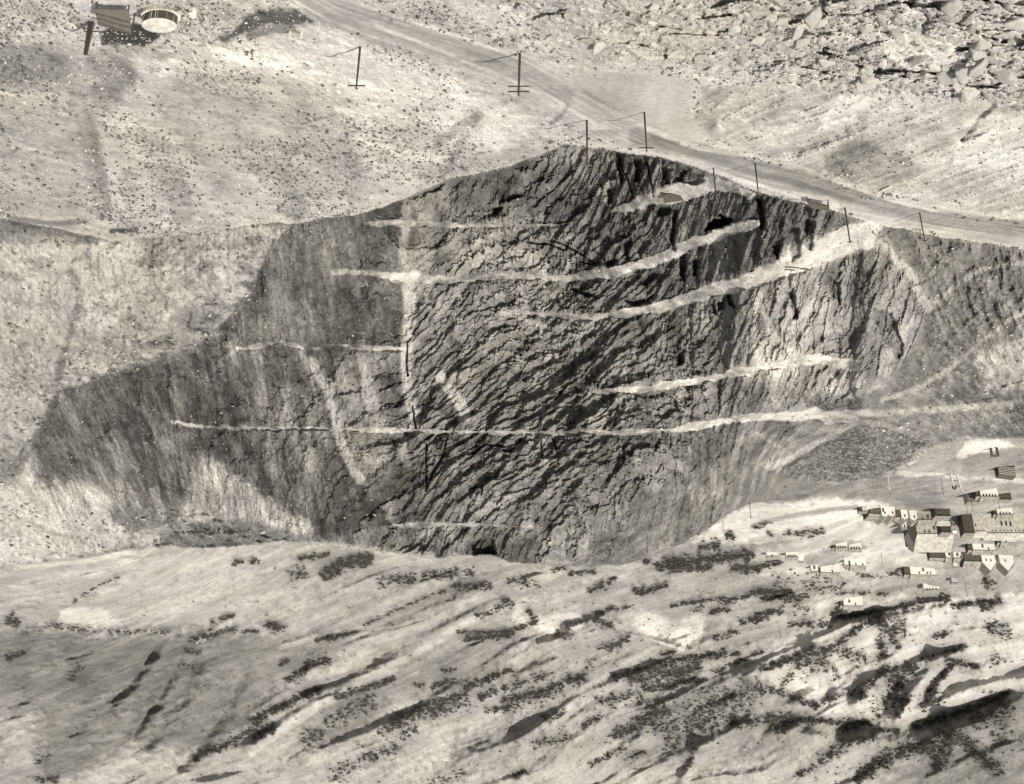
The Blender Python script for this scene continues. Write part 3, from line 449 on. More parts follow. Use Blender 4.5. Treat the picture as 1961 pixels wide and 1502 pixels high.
SHR = [([(126, 1160), (191, 1121), (233, 1101)], 3, .5), ([(13, 1187), (36, 1195)], 8, 1.5), ([(82, 1195), (126, 1201), (211, 1210), (323, 1210)], 5, .5), ([(14, 1262), (48, 1248)], 4, 1.3), ([(132, 1302), (155, 1274)], 7, .8), ([(351, 1243), (382, 1248)], 4, 1.5), ([(365, 1229), (399, 1217), (449, 1203)], 5, 1.3), ([(402, 1191), (449, 1178)], 4, 1), ([(463, 1209), (494, 1209)], 3, 1.2),
 ([(371, 1459), (393, 1442), (433, 1425), (463, 1408), (500, 1383)], 7, 1), ([(65, 1493), (112, 1490)], 5, 1.2), ([(65, 1462), (98, 1445)], 8, .5), ([(480, 1383), (522, 1361), (564, 1341), (615, 1319)], 6, 1.6), ([(480, 1409), (528, 1392)], 12, 1.1), ([(547, 1302), (573, 1288), (598, 1271), (632, 1263)], 7, 1.3), ([(533, 1274), (556, 1264)], 4, 1.2), ([(508, 1195), (545, 1204)], 6, 1.6), ([(604, 1226), (637, 1220), (688, 1209)], 4, 1.8),
 ([(693, 1198), (761, 1167), (811, 1145), (854, 1131)], 2.5, .9), ([(615, 1104), (632, 1096), (648, 1091)], 9, 1.8), ([(648, 1081), (710, 1079)], 5, 1.8), ([(556, 1102), (587, 1097)], 12, .9), ([(724, 1111), (797, 1108)], 10, 1), ([(806, 1100), (907, 1097)], 9, .8), ([(865, 1122), (941, 1122)], 7, 1.2), ([(907, 1181), (943, 1170), (974, 1147)], 6, .9), ([(873, 1212), (980, 1209)], 3, 1.4), ([(887, 1223), (980, 1215)], 5, 1.8),
 ([(643, 1336), (682, 1322), (733, 1308), (758, 1299)], 6, 1.3), ([(620, 1383), (722, 1338)], 16, .6), ([(578, 1411), (615, 1409)], 14, .8), ([(750, 1386), (789, 1366), (834, 1347), (896, 1327)], 6, 1.5), ([(724, 1403), (789, 1380), (845, 1355)], 5, .9), ([(797, 1313), (812, 1310)], 4, 1.2), ([(828, 1313), (873, 1299)], 5, 1.2), ([(845, 1285), (873, 1279)], 5, 1.2), ([(884, 1321), (943, 1296), (980, 1282)], 6, 1.3), ([(918, 1335), (952, 1321)], 7, 1.1), ([(929, 1363), (980, 1355)], 6, 1),
 ([(640, 1490), (676, 1465), (733, 1442), (764, 1425)], 14, .5), ([(761, 1411), (797, 1394)], 10, .6), ([(960, 1212), (994, 1203), (1027, 1192), (1010, 1164)], 4, 1.4), ([(960, 1147), (985, 1158)], 7, 1), ([(970, 1110), (1035, 1122)], 10, .5), ([(1061, 1091), (1084, 1085)], 4, 1.3), ([(1086, 1099), (1140, 1094)], 4, 1.2), ([(1128, 1133), (1151, 1122), (1179, 1108)], 6, 1.5), ([(1213, 1130), (1246, 1130), (1277, 1116)], 6, 1.6),
 ([(1255, 1083), (1310, 1088), (1364, 1085)], 7, 1.8), ([(1398, 1086), (1460, 1088)], 7, 1.6), ([(1142, 1175), (1170, 1167), (1212, 1161)], 3, 1.1), ([(1086, 1198), (1128, 1188)], 3, 1.1), ([(1134, 1187), (1156, 1189), (1176, 1203)], 5, 1.4), ([(1069, 1215), (1095, 1206)], 9, .8), ([(1151, 1240), (1179, 1237), (1207, 1217)], 4, 1.3), ([(1283, 1161), (1319, 1153), (1392, 1144)], 3, 1.3), ([(1359, 1173), (1398, 1166)], 4, 1.4), ([(1420, 1192), (1460, 1184)], 5, 1.2), ([(1328, 1170), (1347, 1161)], 5, 1), ([(1381, 1156), (1460, 1130)], 5, 1.4), ([(1367, 1220), (1415, 1209)], 5, 1.1), ([(1263, 1254), (1294, 1248)], 3, 1.4),
 ([(1179, 1302), (1213, 1285), (1255, 1277), (1305, 1262), (1420, 1248)], 6, 1.2), ([(1204, 1299), (1260, 1292), (1311, 1285), (1339, 1271)], 11, 1.4), ([(1367, 1288), (1460, 1246)], 3, 1.2), ([(960, 1321), (1016, 1302), (1044, 1291)], 4, 1), ([(960, 1341), (1030, 1327), (1072, 1310), (1117, 1293)], 4, 1.2), ([(1085, 1303), (1120, 1298)], 10, .9), ([(960, 1350), (1020, 1335), (1081, 1322)], 15, .7), ([(1230, 1319), (1283, 1313), (1320, 1302), (1353, 1302)], 6, 1.5), ([(1143, 1341), (1230, 1333)], 10, .7), ([(1044, 1378), (1084, 1361)], 7, .9), ([(1109, 1392), (1157, 1369)], 6, 1), ([(1173, 1411), (1213, 1392), (1241, 1372), (1275, 1355)], 10, 1.5), ([(1241, 1383), (1340, 1355), (1460, 1325)], 28, .45), ([(1398, 1383), (1454, 1378)], 10, 1.1), ([(1269, 1417), (1340, 1390), (1400, 1365)], 24, .45),
 ([(1016, 1428), (1095, 1406)], 8, .7), ([(1128, 1465), (1199, 1431)], 5, .9), ([(1311, 1473), (1334, 1434)], 4, .9), ([(985, 1487), (1008, 1476)], 6, 1), ([(1440, 1132), (1513, 1132)], 4, 2), ([(1460, 1145), (1547, 1142)], 6, 1.3), ([(1440, 1178), (1496, 1170)], 4, 1.2), ([(1440, 1188), (1474, 1181)], 4, 1.2), ([(1510, 1195), (1592, 1195)], 6, .9), ([(1592, 1173), (1620, 1181), (1679, 1175), (1721, 1164), (1769, 1150), (1819, 1145)], 5, 1.9), ([(1600, 1165), (1615, 1172)], 8, 1.8), ([(1825, 1161), (1901, 1149)], 3, 1.4), ([(1878, 1167), (1918, 1150)], 5, 1.1),
 ([(1597, 1136), (1650, 1134), (1700, 1138)], 3, .8), ([(1457, 1285), (1513, 1265), (1552, 1249), (1586, 1243), (1625, 1220), (1651, 1195), (1693, 1187)], 6, 1.4), ([(1524, 1277), (1580, 1260)], 16, .9), ([(1496, 1310), (1521, 1288)], 7, 1.2), ([(1580, 1249), (1590, 1275), (1603, 1305)], 9, .6), ([(1608, 1243), (1660, 1262)], 12, .7), ([(1679, 1198), (1735, 1201)], 14, 1), ([(1684, 1220), (1693, 1260)], 7, 1.3), ([(1701, 1209), (1721, 1243)], 6, .9), ([(1788, 1220), (1815, 1213)], 5, 1.1), ([(1890, 1198), (1937, 1215)], 14, .7), ([(1895, 1260), (1925, 1265)], 10, .4),
 ([(1760, 1265), (1805, 1249), (1850, 1240)], 4, 1.3), ([(1811, 1260), (1878, 1280)], 4, 1.3), ([(1642, 1344), (1665, 1310), (1693, 1288), (1718, 1281), (1758, 1277)], 5, 1.5), ([(1575, 1344), (1623, 1327), (1662, 1308)], 4, 1.1), ([(1707, 1305), (1749, 1282)], 14, .9), ([(1673, 1365), (1738, 1325)], 20, .45), ([(1715, 1372), (1743, 1327)], 5, 1.1), ([(1777, 1322), (1828, 1274)], 6, 1.4), ([(1763, 1355), (1802, 1328)], 12, .8), ([(1440, 1319), (1482, 1322), (1569, 1353)], 6, 1), ([(1462, 1378), (1533, 1378), (1620, 1383), (1670, 1382)], 6, 1.4), ([(1475, 1395), (1518, 1372)], 16, .9), ([(1670, 1398), (1721, 1399)], 4, 1.4), ([(1597, 1400), (1642, 1392)], 5, 1.1),
 ([(1580, 1448), (1620, 1420), (1682, 1414)], 6, 1), ([(1524, 1487), (1609, 1440)], 5, .9), ([(1637, 1496), (1682, 1459), (1721, 1437), (1791, 1428)], 12, 1.3), ([(1794, 1475), (1810, 1430), (1833, 1398)], 16, 1.2), ([(1833, 1403), (1870, 1440), (1918, 1482)], 10, 1.2), ([(1749, 1392), (1881, 1350), (1937, 1324)], 6, 1.3), ([(1860, 1380), (1937, 1345)], 26, .7), ([(1900, 1420), (1937, 1400)], 26, .4), ([(1271, 1078), (1350, 1072), (1444, 1060)], 8, 1.9), ([(1337, 1051), (1375, 1041)], 7, 1.4), ([(1391, 1026), (1411, 1031)], 6, 1.5), ([(1230, 1076), (1248, 1073)], 5, 1.5),
 ([(574, 1069), (633, 1060)], 4, 1.7), ([(623, 1092), (658, 1077), (710, 1065)], 9, 1.9), ([(1470, 1022), (1480, 1020)], 5, 1.6), ([(1503, 1022), (1512, 1018)], 7, 1.4), ([(1520, 1025), (1575, 1018)], 6, 1.1), ([(1443, 1089), (1498, 1074)], 4, 1.7), ([(440, 1077), (498, 1074)], 4, 1.3), ([(1443, 1012), (1475, 1000)], 3, .8), ([(902, 1045), (950, 1052)], 6, .8), ([(1560, 1130), (1620, 1118)], 10, .5), ([(1480, 1115), (1600, 1105)], 14, .25), ([(1880, 1112), (1905, 1118)], 8, 1), ([(1500, 1160), (1560, 1172)], 10, .3), ([(1640, 1100), (1690, 1104), (1720, 1096)], 3, .7), ([(334, 1021), (400, 1016), (450, 1020)], 4, .9),
 ([(1740, 1340), (1700, 1310), (1720, 1290)], 12, .4), ([(980, 1310), (1060, 1290)], 14, .3), ([(820, 1370), (900, 1345)], 14, .4), ([(1200, 1450), (1240, 1440)], 6, .8), ([(400, 1310), (352, 1268)], 8, .2), ([(1140, 1260), (1120, 1278)], 5, .8), ([(1700, 1100), (1760, 1092)], 3, .6), ([(820, 1500), (900, 1480)], 10, .4)]
su, sv, sp_ = [], [], []
for pts, w, dens in SHR:
    for (x0, y0), (x1, y1) in zip(pts[:-1], pts[1:]):
        L = math.hypot(x1 - x0, y1 - y0); n = max(2, int(L * w * dens * .15 + L * .18 * dens))
        t = rng.random(n); off = rng.normal(0, w * .62, n); nx, ny = -(y1 - y0) / L, (x1 - x0) / L
        su.append(x0 + (x1 - x0) * t + nx * off + rng.normal(0, 2, n)); sv.append(y0 + (y1 - y0) * t + ny * off + rng.normal(0, .8, n)); sp_.append(2.8 + (4.0 + 1.6 * min(dens, 1.6)) * rng.random(n) ** 2.0)
# loose shrubs following the drainage lines
dens = F_ * (1 - town_m) * sstep(20, 60, V - crestv[None]) * (.12 + sstep(.25, .75, -drain) * 1.0) * sstep(450, 900, U + .6 * (V - 1200) * 0 + 250 * fbm(U / 160, V / 90, 0 * U, 2, 301)) * (.15 + sstep(-.1, .45, fbm(X0 / 40, Y0 / 70, 0 * X0, 3, 302)))
dens *= (.35 + .65 * sstep(1100, 1330, V))
u_, v_ = pick(dens * .9, 11000); su.append(u_); sv.append(v_); sp_.append(1.8 + 3.6 * rng.random(len(u_)) ** 2.4)
u_, v_ = pick(F_ * (1 - town_m) * .5 * sstep(30, 60, V - crestv[None]), 420); su.append(u_); sv.append(v_); sp_.append(2.6 + 2.6 * rng.random(len(u_)) ** 2)
u_, v_ = pick(F_ * town_m * .5, 90); su.append(u_); sv.append(v_); sp_.append(2.6 + 3.0 * rng.random(len(u_)) ** 2)
su, sv, sp_ = np.concatenate(su), np.concatenate(sv), np.concatenate(sp_)
ok = (mask_at(F_, su, sv) > .5) & (su > -20) & (su < 1985) & (sv < 1525) | (np.abs(sv - 1020) < 12) & (su < 460) & (su > 320)
su, sv, sp_ = su[ok], sv[ok], sp_[ok]

cone_m = poly_mask(CONE, 4)
T = T + cone_m * (.5 * (sp - .45) + .25 * grit)
hs1 = fbm((rb + wr) / 2.2, ra / 16, 0 * X0, 4, 97, .72); hs2 = fbm((rb + wr) / 12, ra / 60, 0 * X0, 3, 98, .6)
T = T + F_ * (1 - town_m) * (-.12 * sstep(0, .6, -drain) - .05 * micro + .13 * hs1 + .14 * hs2)
T = T + F_ * town_m * (.22 * fbm(X0 / 9, Y0 / 12, 0 * X0, 4, 99, .65) + .08 * micro - .03)
T = T + (1 - soft_pit) * P_ * .26 * sh_st * sstep(1600, 1700, U)
rd_, rt_, rs_ = seg_dist(ZROAD, U, V)
rr_ = rd_ * rs_; T = T - .16 * N_ * (1 - flat_n) * sstep(.05, .5, fbm(X0 / 3.5, YG / 4, 0 * X0, 4, 150, .75)) * (U < 1100)
T = T + road_m * N_ * (.22 * fbm(rr_ / 3.2 + .6 * lump, rt_ * 14, 0 * U, 4, 120, .7) + .08 * grit) + yard_m * N_ * .07 * fbm(X0 / 2, Y0 / 9, 0 * X0, 4, 121, .7)
T = T + road_m * N_ * .05 * fbm((X0 * .8 + Y0 * .5) / 12, (X0 * .5 - Y0 * .8) / 1.5, 0 * X0, 3, 95)
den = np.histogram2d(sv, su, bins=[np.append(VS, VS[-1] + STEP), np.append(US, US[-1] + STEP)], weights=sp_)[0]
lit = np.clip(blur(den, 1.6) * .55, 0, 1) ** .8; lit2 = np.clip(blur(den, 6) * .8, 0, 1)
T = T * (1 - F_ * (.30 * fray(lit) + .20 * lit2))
T = T - F_ * (1 - town_m) * .12 * sstep(.1, .55, fbm(X0 / 3.2, Y0 / 7, 0 * X0, 4, 130, .7) + .5 * hs2)
T = T + .05 * (rng.random(T.shape) - .5)
T = np.clip(T, 0, 1)
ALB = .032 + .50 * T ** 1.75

# ------------------------------------------------------------------ materials
def new_mat(name, col=(.5, .5, .5), rough=.9, bump=0.0, scale=5.0, var=0.12, metal=0.0):
    m = bpy.data.materials.new(name); m.use_nodes = True
    nt = m.node_tree; b = nt.nodes['Principled BSDF']
    b.inputs['Roughness'].default_value = rough; b.inputs['Metallic'].default_value = metal
    b.inputs['Specular IOR Level'].default_value = .2
    tc = nt.nodes.new('ShaderNodeTexCoord'); n = nt.nodes.new('ShaderNodeTexNoise'); n.inputs['Scale'].default_value = scale; n.inputs['Detail'].default_value = 6
    nt.links.new(tc.outputs['Object'], n.inputs['Vector'])
    r = nt.nodes.new('ShaderNodeValToRGB')
    r.color_ramp.elements[0].position = .3; r.color_ramp.elements[1].position = .7
    r.color_ramp.elements[0].color = tuple(c * (1 - var * 2) for c in col) + (1,); r.color_ramp.elements[1].color = tuple(min(1, c * (1 + var)) for c in col) + (1,)
    nt.links.new(n.outputs['Fac'], r.inputs['Fac']); nt.links.new(r.outputs['Color'], b.inputs['Base Color'])
    if bump:
        bp = nt.nodes.new('ShaderNodeBump'); bp.inputs['Strength'].default_value = bump; bp.inputs['Distance'].default_value = .2
        nt.links.new(n.outputs['Fac'], bp.inputs['Height']); nt.links.new(bp.outputs['Normal'], b.inputs['Normal'])
    return m
def ground_mat(name, bump, bscale, stretch=(1, 1, 1), lo=.78, hi=1.2, dist=.35):
    m = bpy.data.materials.new(name); m.use_nodes = True
    nt = m.node_tree; b = nt.nodes['Principled BSDF']; b.inputs['Roughness'].default_value = .95; b.inputs['Specular IOR Level'].default_value = .1
    at = nt.nodes.new('ShaderNodeAttribute'); at.attribute_name = 'dust'
    tc = nt.nodes.new('ShaderNodeTexCoord')
    mp = nt.nodes.new('ShaderNodeMapping'); mp.inputs['Scale'].default_value = stretch
    nt.links.new(tc.outputs['Object'], mp.inputs['Vector'])
    n1 = nt.nodes.new('ShaderNodeTexNoise'); n1.inputs['Scale'].default_value = bscale; n1.inputs['Detail'].default_value = 8; n1.inputs['Roughness'].default_value = .65
    n2 = nt.nodes.new('ShaderNodeTexNoise'); n2.inputs['Scale'].default_value = .035; n2.inputs['Detail'].default_value = 4
    nt.links.new(mp.outputs[0], n1.inputs['Vector']); nt.links.new(tc.outputs['Object'], n2.inputs['Vector'])
    mr = nt.nodes.new('ShaderNodeMapRange'); mr.inputs[1].default_value = .25; mr.inputs[2].default_value = .75; mr.inputs[3].default_value = lo; mr.inputs[4].default_value = hi
    nt.links.new(n1.outputs['Fac'], mr.inputs[0])
    mu = nt.nodes.new('ShaderNodeMath'); mu.operation = 'MULTIPLY'
    nt.links.new(at.outputs['Fac'], mu.inputs[0]); nt.links.new(mr.outputs[0], mu.inputs[1])
    r = nt.nodes.new('ShaderNodeValToRGB'); r.color_ramp.elements[0].position = .4; r.color_ramp.elements[1].position = .6
    r.color_ramp.elements[0].color = (1, .94, .845, 1); r.color_ramp.elements[1].color = (1, .945, .885, 1)
    nt.links.new(n2.outputs['Fac'], r.inputs['Fac'])
    mx = nt.nodes.new('ShaderNodeVectorMath'); mx.operation = 'SCALE'
    nt.links.new(r.outputs['Color'], mx.inputs[0]); nt.links.new(mu.outputs[0], mx.inputs['Scale']); nt.links.new(mx.outputs[0], b.inputs['Base Color'])
    bp = nt.nodes.new('ShaderNodeBump'); bp.inputs['Strength'].default_value = bump; bp.inputs['Distance'].default_value = dist
    nt.links.new(n1.outputs['Fac'], bp.inputs['Height']); nt.links.new(bp.outputs['Normal'], b.inputs['Normal'])
    return m
M_ROCK = ground_mat('quarried_rock', .9, 1.0, (1.3, 1, .5), .55, 1.4, .8); M_DUST = ground_mat('dusty_spoil', .8, 1.3, (1, 1, 1), .7, 1.25, .5); M_ROAD = ground_mat('packed_dirt', .25, 1.0); M_HILL = ground_mat('dry_hill_soil', .6, .55, (1, 1, 1), .72, 1.24, .7)

# ------------------------------------------------------------------ terrain objects (one sheet, divided by what it is)
REG = np.zeros(U.shape, int)                      # 0 near spoil, 1 road, 2 wall, 3 benches, 4 dumps beside the pit, 5 far hills, 6 town ground, 7 boulder slope
REG[near_m & (np.maximum(road_m, yard_m) > .5)] = 1
REG[near_m & (boul_m > .5) & (road_m <= .5) & (yard_m <= .5)] = 7
REG[pit_m & (soft_pit > .5)] = 2; REG[pit_m & (soft_pit <= .5)] = 4; REG[pit_m & (bench > .5)] = 3
REG[far_m] = 5; REG[far_m & (town_m > .5)] = 6
fr = REG[:-1, :-1]
NAMES = {0: ('spoil_slope', M_DUST), 1: ('haul_road', M_ROAD), 2: ('quarry_wall', M_ROCK), 3: ('bench_terraces', M_DUST), 4: ('waste_slope', M_DUST), 5: ('far_hills', M_HILL), 6: ('town_ground', M_HILL), 7: ('boulder_slope', M_DUST)}
idx = np.arange(NU * NV).reshape(NV, NU)
PTS = np.stack([X, Y, Z], -1).reshape(-1, 3).astype(np.float32)
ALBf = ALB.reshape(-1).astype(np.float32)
quads = np.stack([idx[:-1, :-1], idx[1:, :-1], idx[1:, 1:], idx[:-1, 1:]], -1)
def mesh_from(name, pts, faces, mat, smooth=True, alb=None):
    n = faces.shape[1]; me = bpy.data.meshes.new(name)
    me.vertices.add(len(pts)); me.vertices.foreach_set('co', np.ascontiguousarray(pts, np.float32).ravel())
    me.loops.add(faces.size); me.loops.foreach_set('vertex_index', faces.ravel().astype(np.int32))
    me.polygons.add(len(faces)); me.polygons.foreach_set('loop_start', np.arange(0, faces.size, n, dtype=np.int32))
    me.polygons.foreach_set('loop_total', np.full(len(faces), n, np.int32))
    me.polygons.foreach_set('use_smooth', np.full(len(faces), smooth, bool))
    if alb is not None:
        a = me.attributes.new('dust', 'FLOAT', 'POINT'); a.data.foreach_set('value', alb)
    me.update(calc_edges=True)
    if mat: me.materials.append(mat)
    return me
def link(name, me, parent=None, **props):
    o = bpy.data.objects.new(name, me); scene.collection.objects.link(o)
    if parent is not None: o.parent = parent
    for kk, vv in props.items():
        if vv: o[kk] = vv
    return o
for rid, (nm, mt) in NAMES.items():
    q = quads[fr == rid]
    if not len(q): continue
    used, inv = np.unique(q, return_inverse=True)
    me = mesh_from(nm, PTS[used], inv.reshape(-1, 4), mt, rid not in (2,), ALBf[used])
    link(nm, me, kind='structure')
S = 3000.0
me = mesh_from('desert_floor', np.array([(-S, -400, -215), (S, -400, -215), (S, 4500, -215), (-S, 4500, -215)]), np.array([[0, 1, 2, 3]]), M_HILL, False, np.full(4, .3, np.float32))
link('desert_floor', me, kind='structure')

def at(u, v):                                     # ground point on the line of sight u, v
    i = (v - VS[0]) / STEP; j = (u - US[0]) / STEP
    i0 = int(np.clip(i, 0, NV - 2)); j0 = int(np.clip(j, 0, NU - 2)); fi, fj = i - i0, j - j0
    g = lambda A: (A[i0, j0] * (1 - fi) * (1 - fj) + A[i0 + 1, j0] * fi * (1 - fj) + A[i0, j0 + 1] * (1 - fi) * fj + A[i0 + 1, j0 + 1] * fi * fj)
    return Vector((float(g(X)), float(g(Y)), float(g(Z))))
# ------------------------------------------------------------------ stones and boulders
def hull_rock(seed, n=14, flat=.65):
    r = random.Random(seed); bm = bmesh.new()
    for _ in range(n):
        v = Vector((r.gauss(0, 1), r.gauss(0, 1), r.gauss(0, 1))).normalized() * r.uniform(.75, 1.05)
        bm.verts.new((v.x, v.y * .85, v.z * flat))
    res = bmesh.ops.convex_hull(bm, input=bm.verts)
    bmesh.ops.delete(bm, geom=[g for g in res['geom_interior'] if isinstance(g, bmesh.types.BMVert)], context='VERTS')
    bmesh.ops.triangulate(bm, faces=bm.faces)
    bmesh.ops.recalc_face_normals(bm, faces=bm.faces)
    bm.verts.index_update()
    V_ = np.array([v.co[:] for v in bm.verts]); F_c = np.array([[v.index for v in f.verts] for f in bm.faces]); bm.free()
    return V_, F_c
ROCKS = [hull_rock(100 + i, 9 + i % 5, .55 + .05 * (i % 5)) for i in range(10)]
def scatter_mesh(name, mat, protos, us, vs, px, tones, squash=1.0, sink=.2, **props):
    PV, PF, PA = [], [], []; base = 0
    for u, v, p, t in zip(us, vs, px, tones):
        P = at(u, v); D = math.sqrt(P.x ** 2 + P.y ** 2 + (CAMH - P.z) ** 2); rad = .5 * p * D / FPX
        a = rng.random() * 6.283; ca, sa = math.cos(a), math.sin(a)
        V_, F_c = protos[int(rng.integers(len(protos)))]
        q = V_ * np.array([rad * rng.uniform(.8, 1.25), rad * rng.uniform(.8, 1.1), rad * squash])
        q = np.stack([q[:, 0] * ca - q[:, 1] * sa, q[:, 0] * sa + q[:, 1] * ca, q[:, 2]], 1) + np.array([P.x, P.y, P.z + rad * squash * (1 - sink) * .5])
        PV.append(q); PF.append(F_c + base); base += len(q); PA.append(np.full(len(q), t))
    me = mesh_from(name, np.concatenate(PV), np.concatenate(PF), mat, False, np.concatenate(PA).astype(np.float32))
    return link(name, me, **props)
M_STONE = ground_mat('loose_stone', .5, 3.0)
clump = sstep(-.15, .35, fbm(X0 / 12, Y0 / 22, 0 * X0, 3, 201)) 
nslope = N_ * (1 - flat_n) * (1 - boul_m)
left_k = 1 - .75 * poly_mask([(340, 60), (700, 90), (1040, 250), (960, 290), (600, 130), (300, 130)], 20)
parts_ = []
def field(mask, n, lo, hi, tlo, thi, pw=2.0):
    u, v = pick(mask, n); m = len(u); parts_.append((u, v, lo + (hi - lo) * rng.random(m) ** pw, tlo + (thi - tlo) * rng.random(m)))
field(nslope * (1 - streak_m) * (.10 + .90 * clump) * left_k, 20000, 2.5, 9.5, .05, .22, 2.6)
field(nslope * (1 - streak_m) * .8, 2500, 2.0, 5.0, .3, .55)
field(nslope * streak_m * (.3 + .7 * sstep(-.1, .3, st)), 6000, 2.2, 7.5, .08, .4)
field(boul_m * N_ * (1 - flat_n), 4200, 2.5, 12, .10, .38, 3)
field(np.clip(poly_mask([(1580, 280), (1740, 285), (1770, 320), (1600, 350)], 10) + poly_mask([(195, 60), (262, 42), (325, 54), (280, 88), (200, 86)], 5) + poly_mask([(170, 100), (260, 95), (250, 170), (170, 180)], 8) + .6 * poly_mask([(-20, 85), (160, 85), (150, 160), (-20, 175)], 12) + poly_mask([(425, 72), (470, 28), (575, 20), (600, 45), (480, 66)], 6) + .35 * poly_mask([(140, 220), (190, 220), (210, 410), (150, 410)], 12), 0, 1) * N_, 3200, 3, 9, .06, .42)
field(cone_m * P_, 2300, 3, 7.5, .05, .34); field(P_ * (1 - soft_pit) * (.4 + .6 * sstep(1600, 1700, U)), 5200, 2.0, 8, .05, .4, 2.8)
field(side_p * (.2 + .8 * clump + 1.2 * bd), 3600, 2.2, 12.0, .06, .3, 3.0)
field(bench * P_ * soft_pit, 2600, 1.8, 6.0, .10, .45); field(poly_mask([(1690, 430), (1780, 450), (1795, 470), (1760, 510), (1700, 485)], 5) * P_, 400, 4, 11, .06, .3)
field(wn_ * (1 - bench) * .5, 2600, 2, 6, .06, .34)
field(F_ * town_m * .7, 520, 2.0, 5.5, .05, .35, 2.0)
us_, vs_, px_, tn_ = [np.concatenate([p[i] for p in parts_]) for i in range(4)]
scatter_mesh('rubble', M_STONE, ROCKS, us_, vs_, px_, tn_, label='loose stones and rubble scattered over the spoil slopes and benches', category='rubble', kind='stuff')
# the 300 largest boulders are separate
BM = []
for i, (V_, F_c) in enumerate([hull_rock(300 + i, 13 + i % 6, .7 + .07 * (i % 5)) for i in range(9)]):
    al = [.24, .30, .33, .28, .20, .34, .26, .31, .12][i]
    bmx = bmesh.new(); vv_ = [bmx.verts.new(c) for c in V_]
    for f in F_c: bmx.faces.new([vv_[k2] for k2 in f])
    bmesh.ops.dissolve_limit(bmx, angle_limit=.2, verts=bmx.verts, edges=bmx.edges)
    bmesh.ops.bevel(bmx, geom=list(bmx.edges), offset=.05, segments=1, affect='EDGES')
    bmesh.ops.triangulate(bmx, faces=bmx.faces)
    me = bpy.data.meshes.new('boulder'); bmx.to_mesh(me); bmx.free()
    a = me.attributes.new('dust', 'FLOAT', 'POINT'); a.data.foreach_set('value', np.full(len(me.vertices), al, np.float32)); me.materials.append(M_STONE); BM.append(me)
def boulder(u, v, p, k_=None, sq=1.0, **props):
    P = at(u, v); D = math.sqrt(P.x ** 2 + P.y ** 2 + (CAMH - P.z) ** 2); rad = .5 * p * D / FPX
    o = link('boulder', BM[random.randrange(8) if k_ is None else k_], None, **props)
    o.location = (P.x, P.y, P.z + rad * .12); o.rotation_euler = (random.uniform(-.35, .35), random.uniform(-.35, .35), random.uniform(0, 6.28)); s = rad * 1.05
    o.scale = (s * random.uniform(.9, 1.35), s * random.uniform(.75, 1.1), s * random.uniform(.7, 1.1) * sq)
    return o
u_, v_ = pick(boul_m * N_ * (1 - flat_n), 700)
wgt = .35 + .65 * sstep(900, 1750, u_ - .7 * v_)
kk_ = rng.random(len(u_)) < wgt; u_, v_, wgt = u_[kk_][:190], v_[kk_][:190], wgt[kk_][:190]
for u, v, w_ in zip(u_, v_, wgt):
    boulder(u, v, (13 + 46 * random.random() ** 2.2) * w_, label='angular pale boulder lying among the many on the boulder slope beside the haul road', category='boulder', group='boulders strewn over the boulder slope')
for u, v, p, lb in [(1115, 75, 24, 'dark shadowed boulder on the boulder slope nearest the yard'), (1085, 28, 30, 'tall split boulder at the slope end where the haul road begins'), (1148, 88, 34, 'broad rounded boulder half buried just above the flat yard'), (1478, 20, 44, 'big dark boulder jutting up at the edge of the picture'), (1525, 55, 46, 'long leaning boulder slab beside the big dark one'), (1350, 105, 24, 'small boulder with a dark hollow under it above the yard'), (1650, 40, 52, 'huge pale boulder with a curved crack before the smooth rock slab'), (1665, 128, 34, 'wedge shaped boulder at the corner of the smooth rock slab'), (1690, 118, 30, 'squat boulder touching the smooth pale rock slab'), (1880, 80, 50, 'large boulder over a dark gap right of the smooth slab'), (1925, 140, 48, 'large boulder above a dark cleft at the picture edge'), (1610, 165, 24, 'lone dark boulder on the lower lip of the boulder slope')]:
    boulder(u, v, p, label=lb, category='boulder')
for n_, (u, v) in enumerate([(938, 68), (950, 77), (960, 85)]):
    boulder(u, v, 12, 8, 1.2, label=['dark block at the uphill end of three lying beside the haul road', 'dark block in the middle of three lying beside the haul road', 'dark block closest to the yard of three beside the haul road'][n_], category='boulder', group='three dark blocks beside the haul road')

# ------------------------------------------------------------------ shrubs on the far hills
def shrub_proto(seed):
    r = np.random.default_rng(seed); PV, PF = [], []; base = 0
    for i in range(4):
        V_, F_c = ROCKS[int(r.integers(10))]
        c = np.array([r.normal(0, .45), r.normal(0, .4), r.uniform(.25, .6)]); s = r.uniform(.38, .62)
        PV.append(V_ * s * np.array([1.25, 1, .85]) + c); PF.append(F_c + base); base += len(V_)
    n = 46; d = r.normal(size=(n, 3)); d /= np.linalg.norm(d, axis=1)[:, None]; d[:, 2] = np.abs(d[:, 2])
    c = d * r.uniform(.65, 1.08, (n, 1)) * np.array([1, .9, .85]) + np.array([0, 0, .15])
    tri = c[:, None] + r.normal(size=(n, 3, 3)) * .17
    PV.append(tri.reshape(-1, 3)); PF.append(np.arange(n * 3).reshape(-1, 3) + base)
    return np.concatenate(PV), np.concatenate(PF)
SP = [shrub_proto(400 + i) for i in range(6)]
M_SHRUB = new_mat('shrub_leaves', (.055, .048, .038), .9, 0, .9, .38)
order = np.argsort(-sp_); big_ = order[:300]; rest = order[300:]
SM = [mesh_from('shrub', a, b, M_SHRUB, False) for a, b in SP]
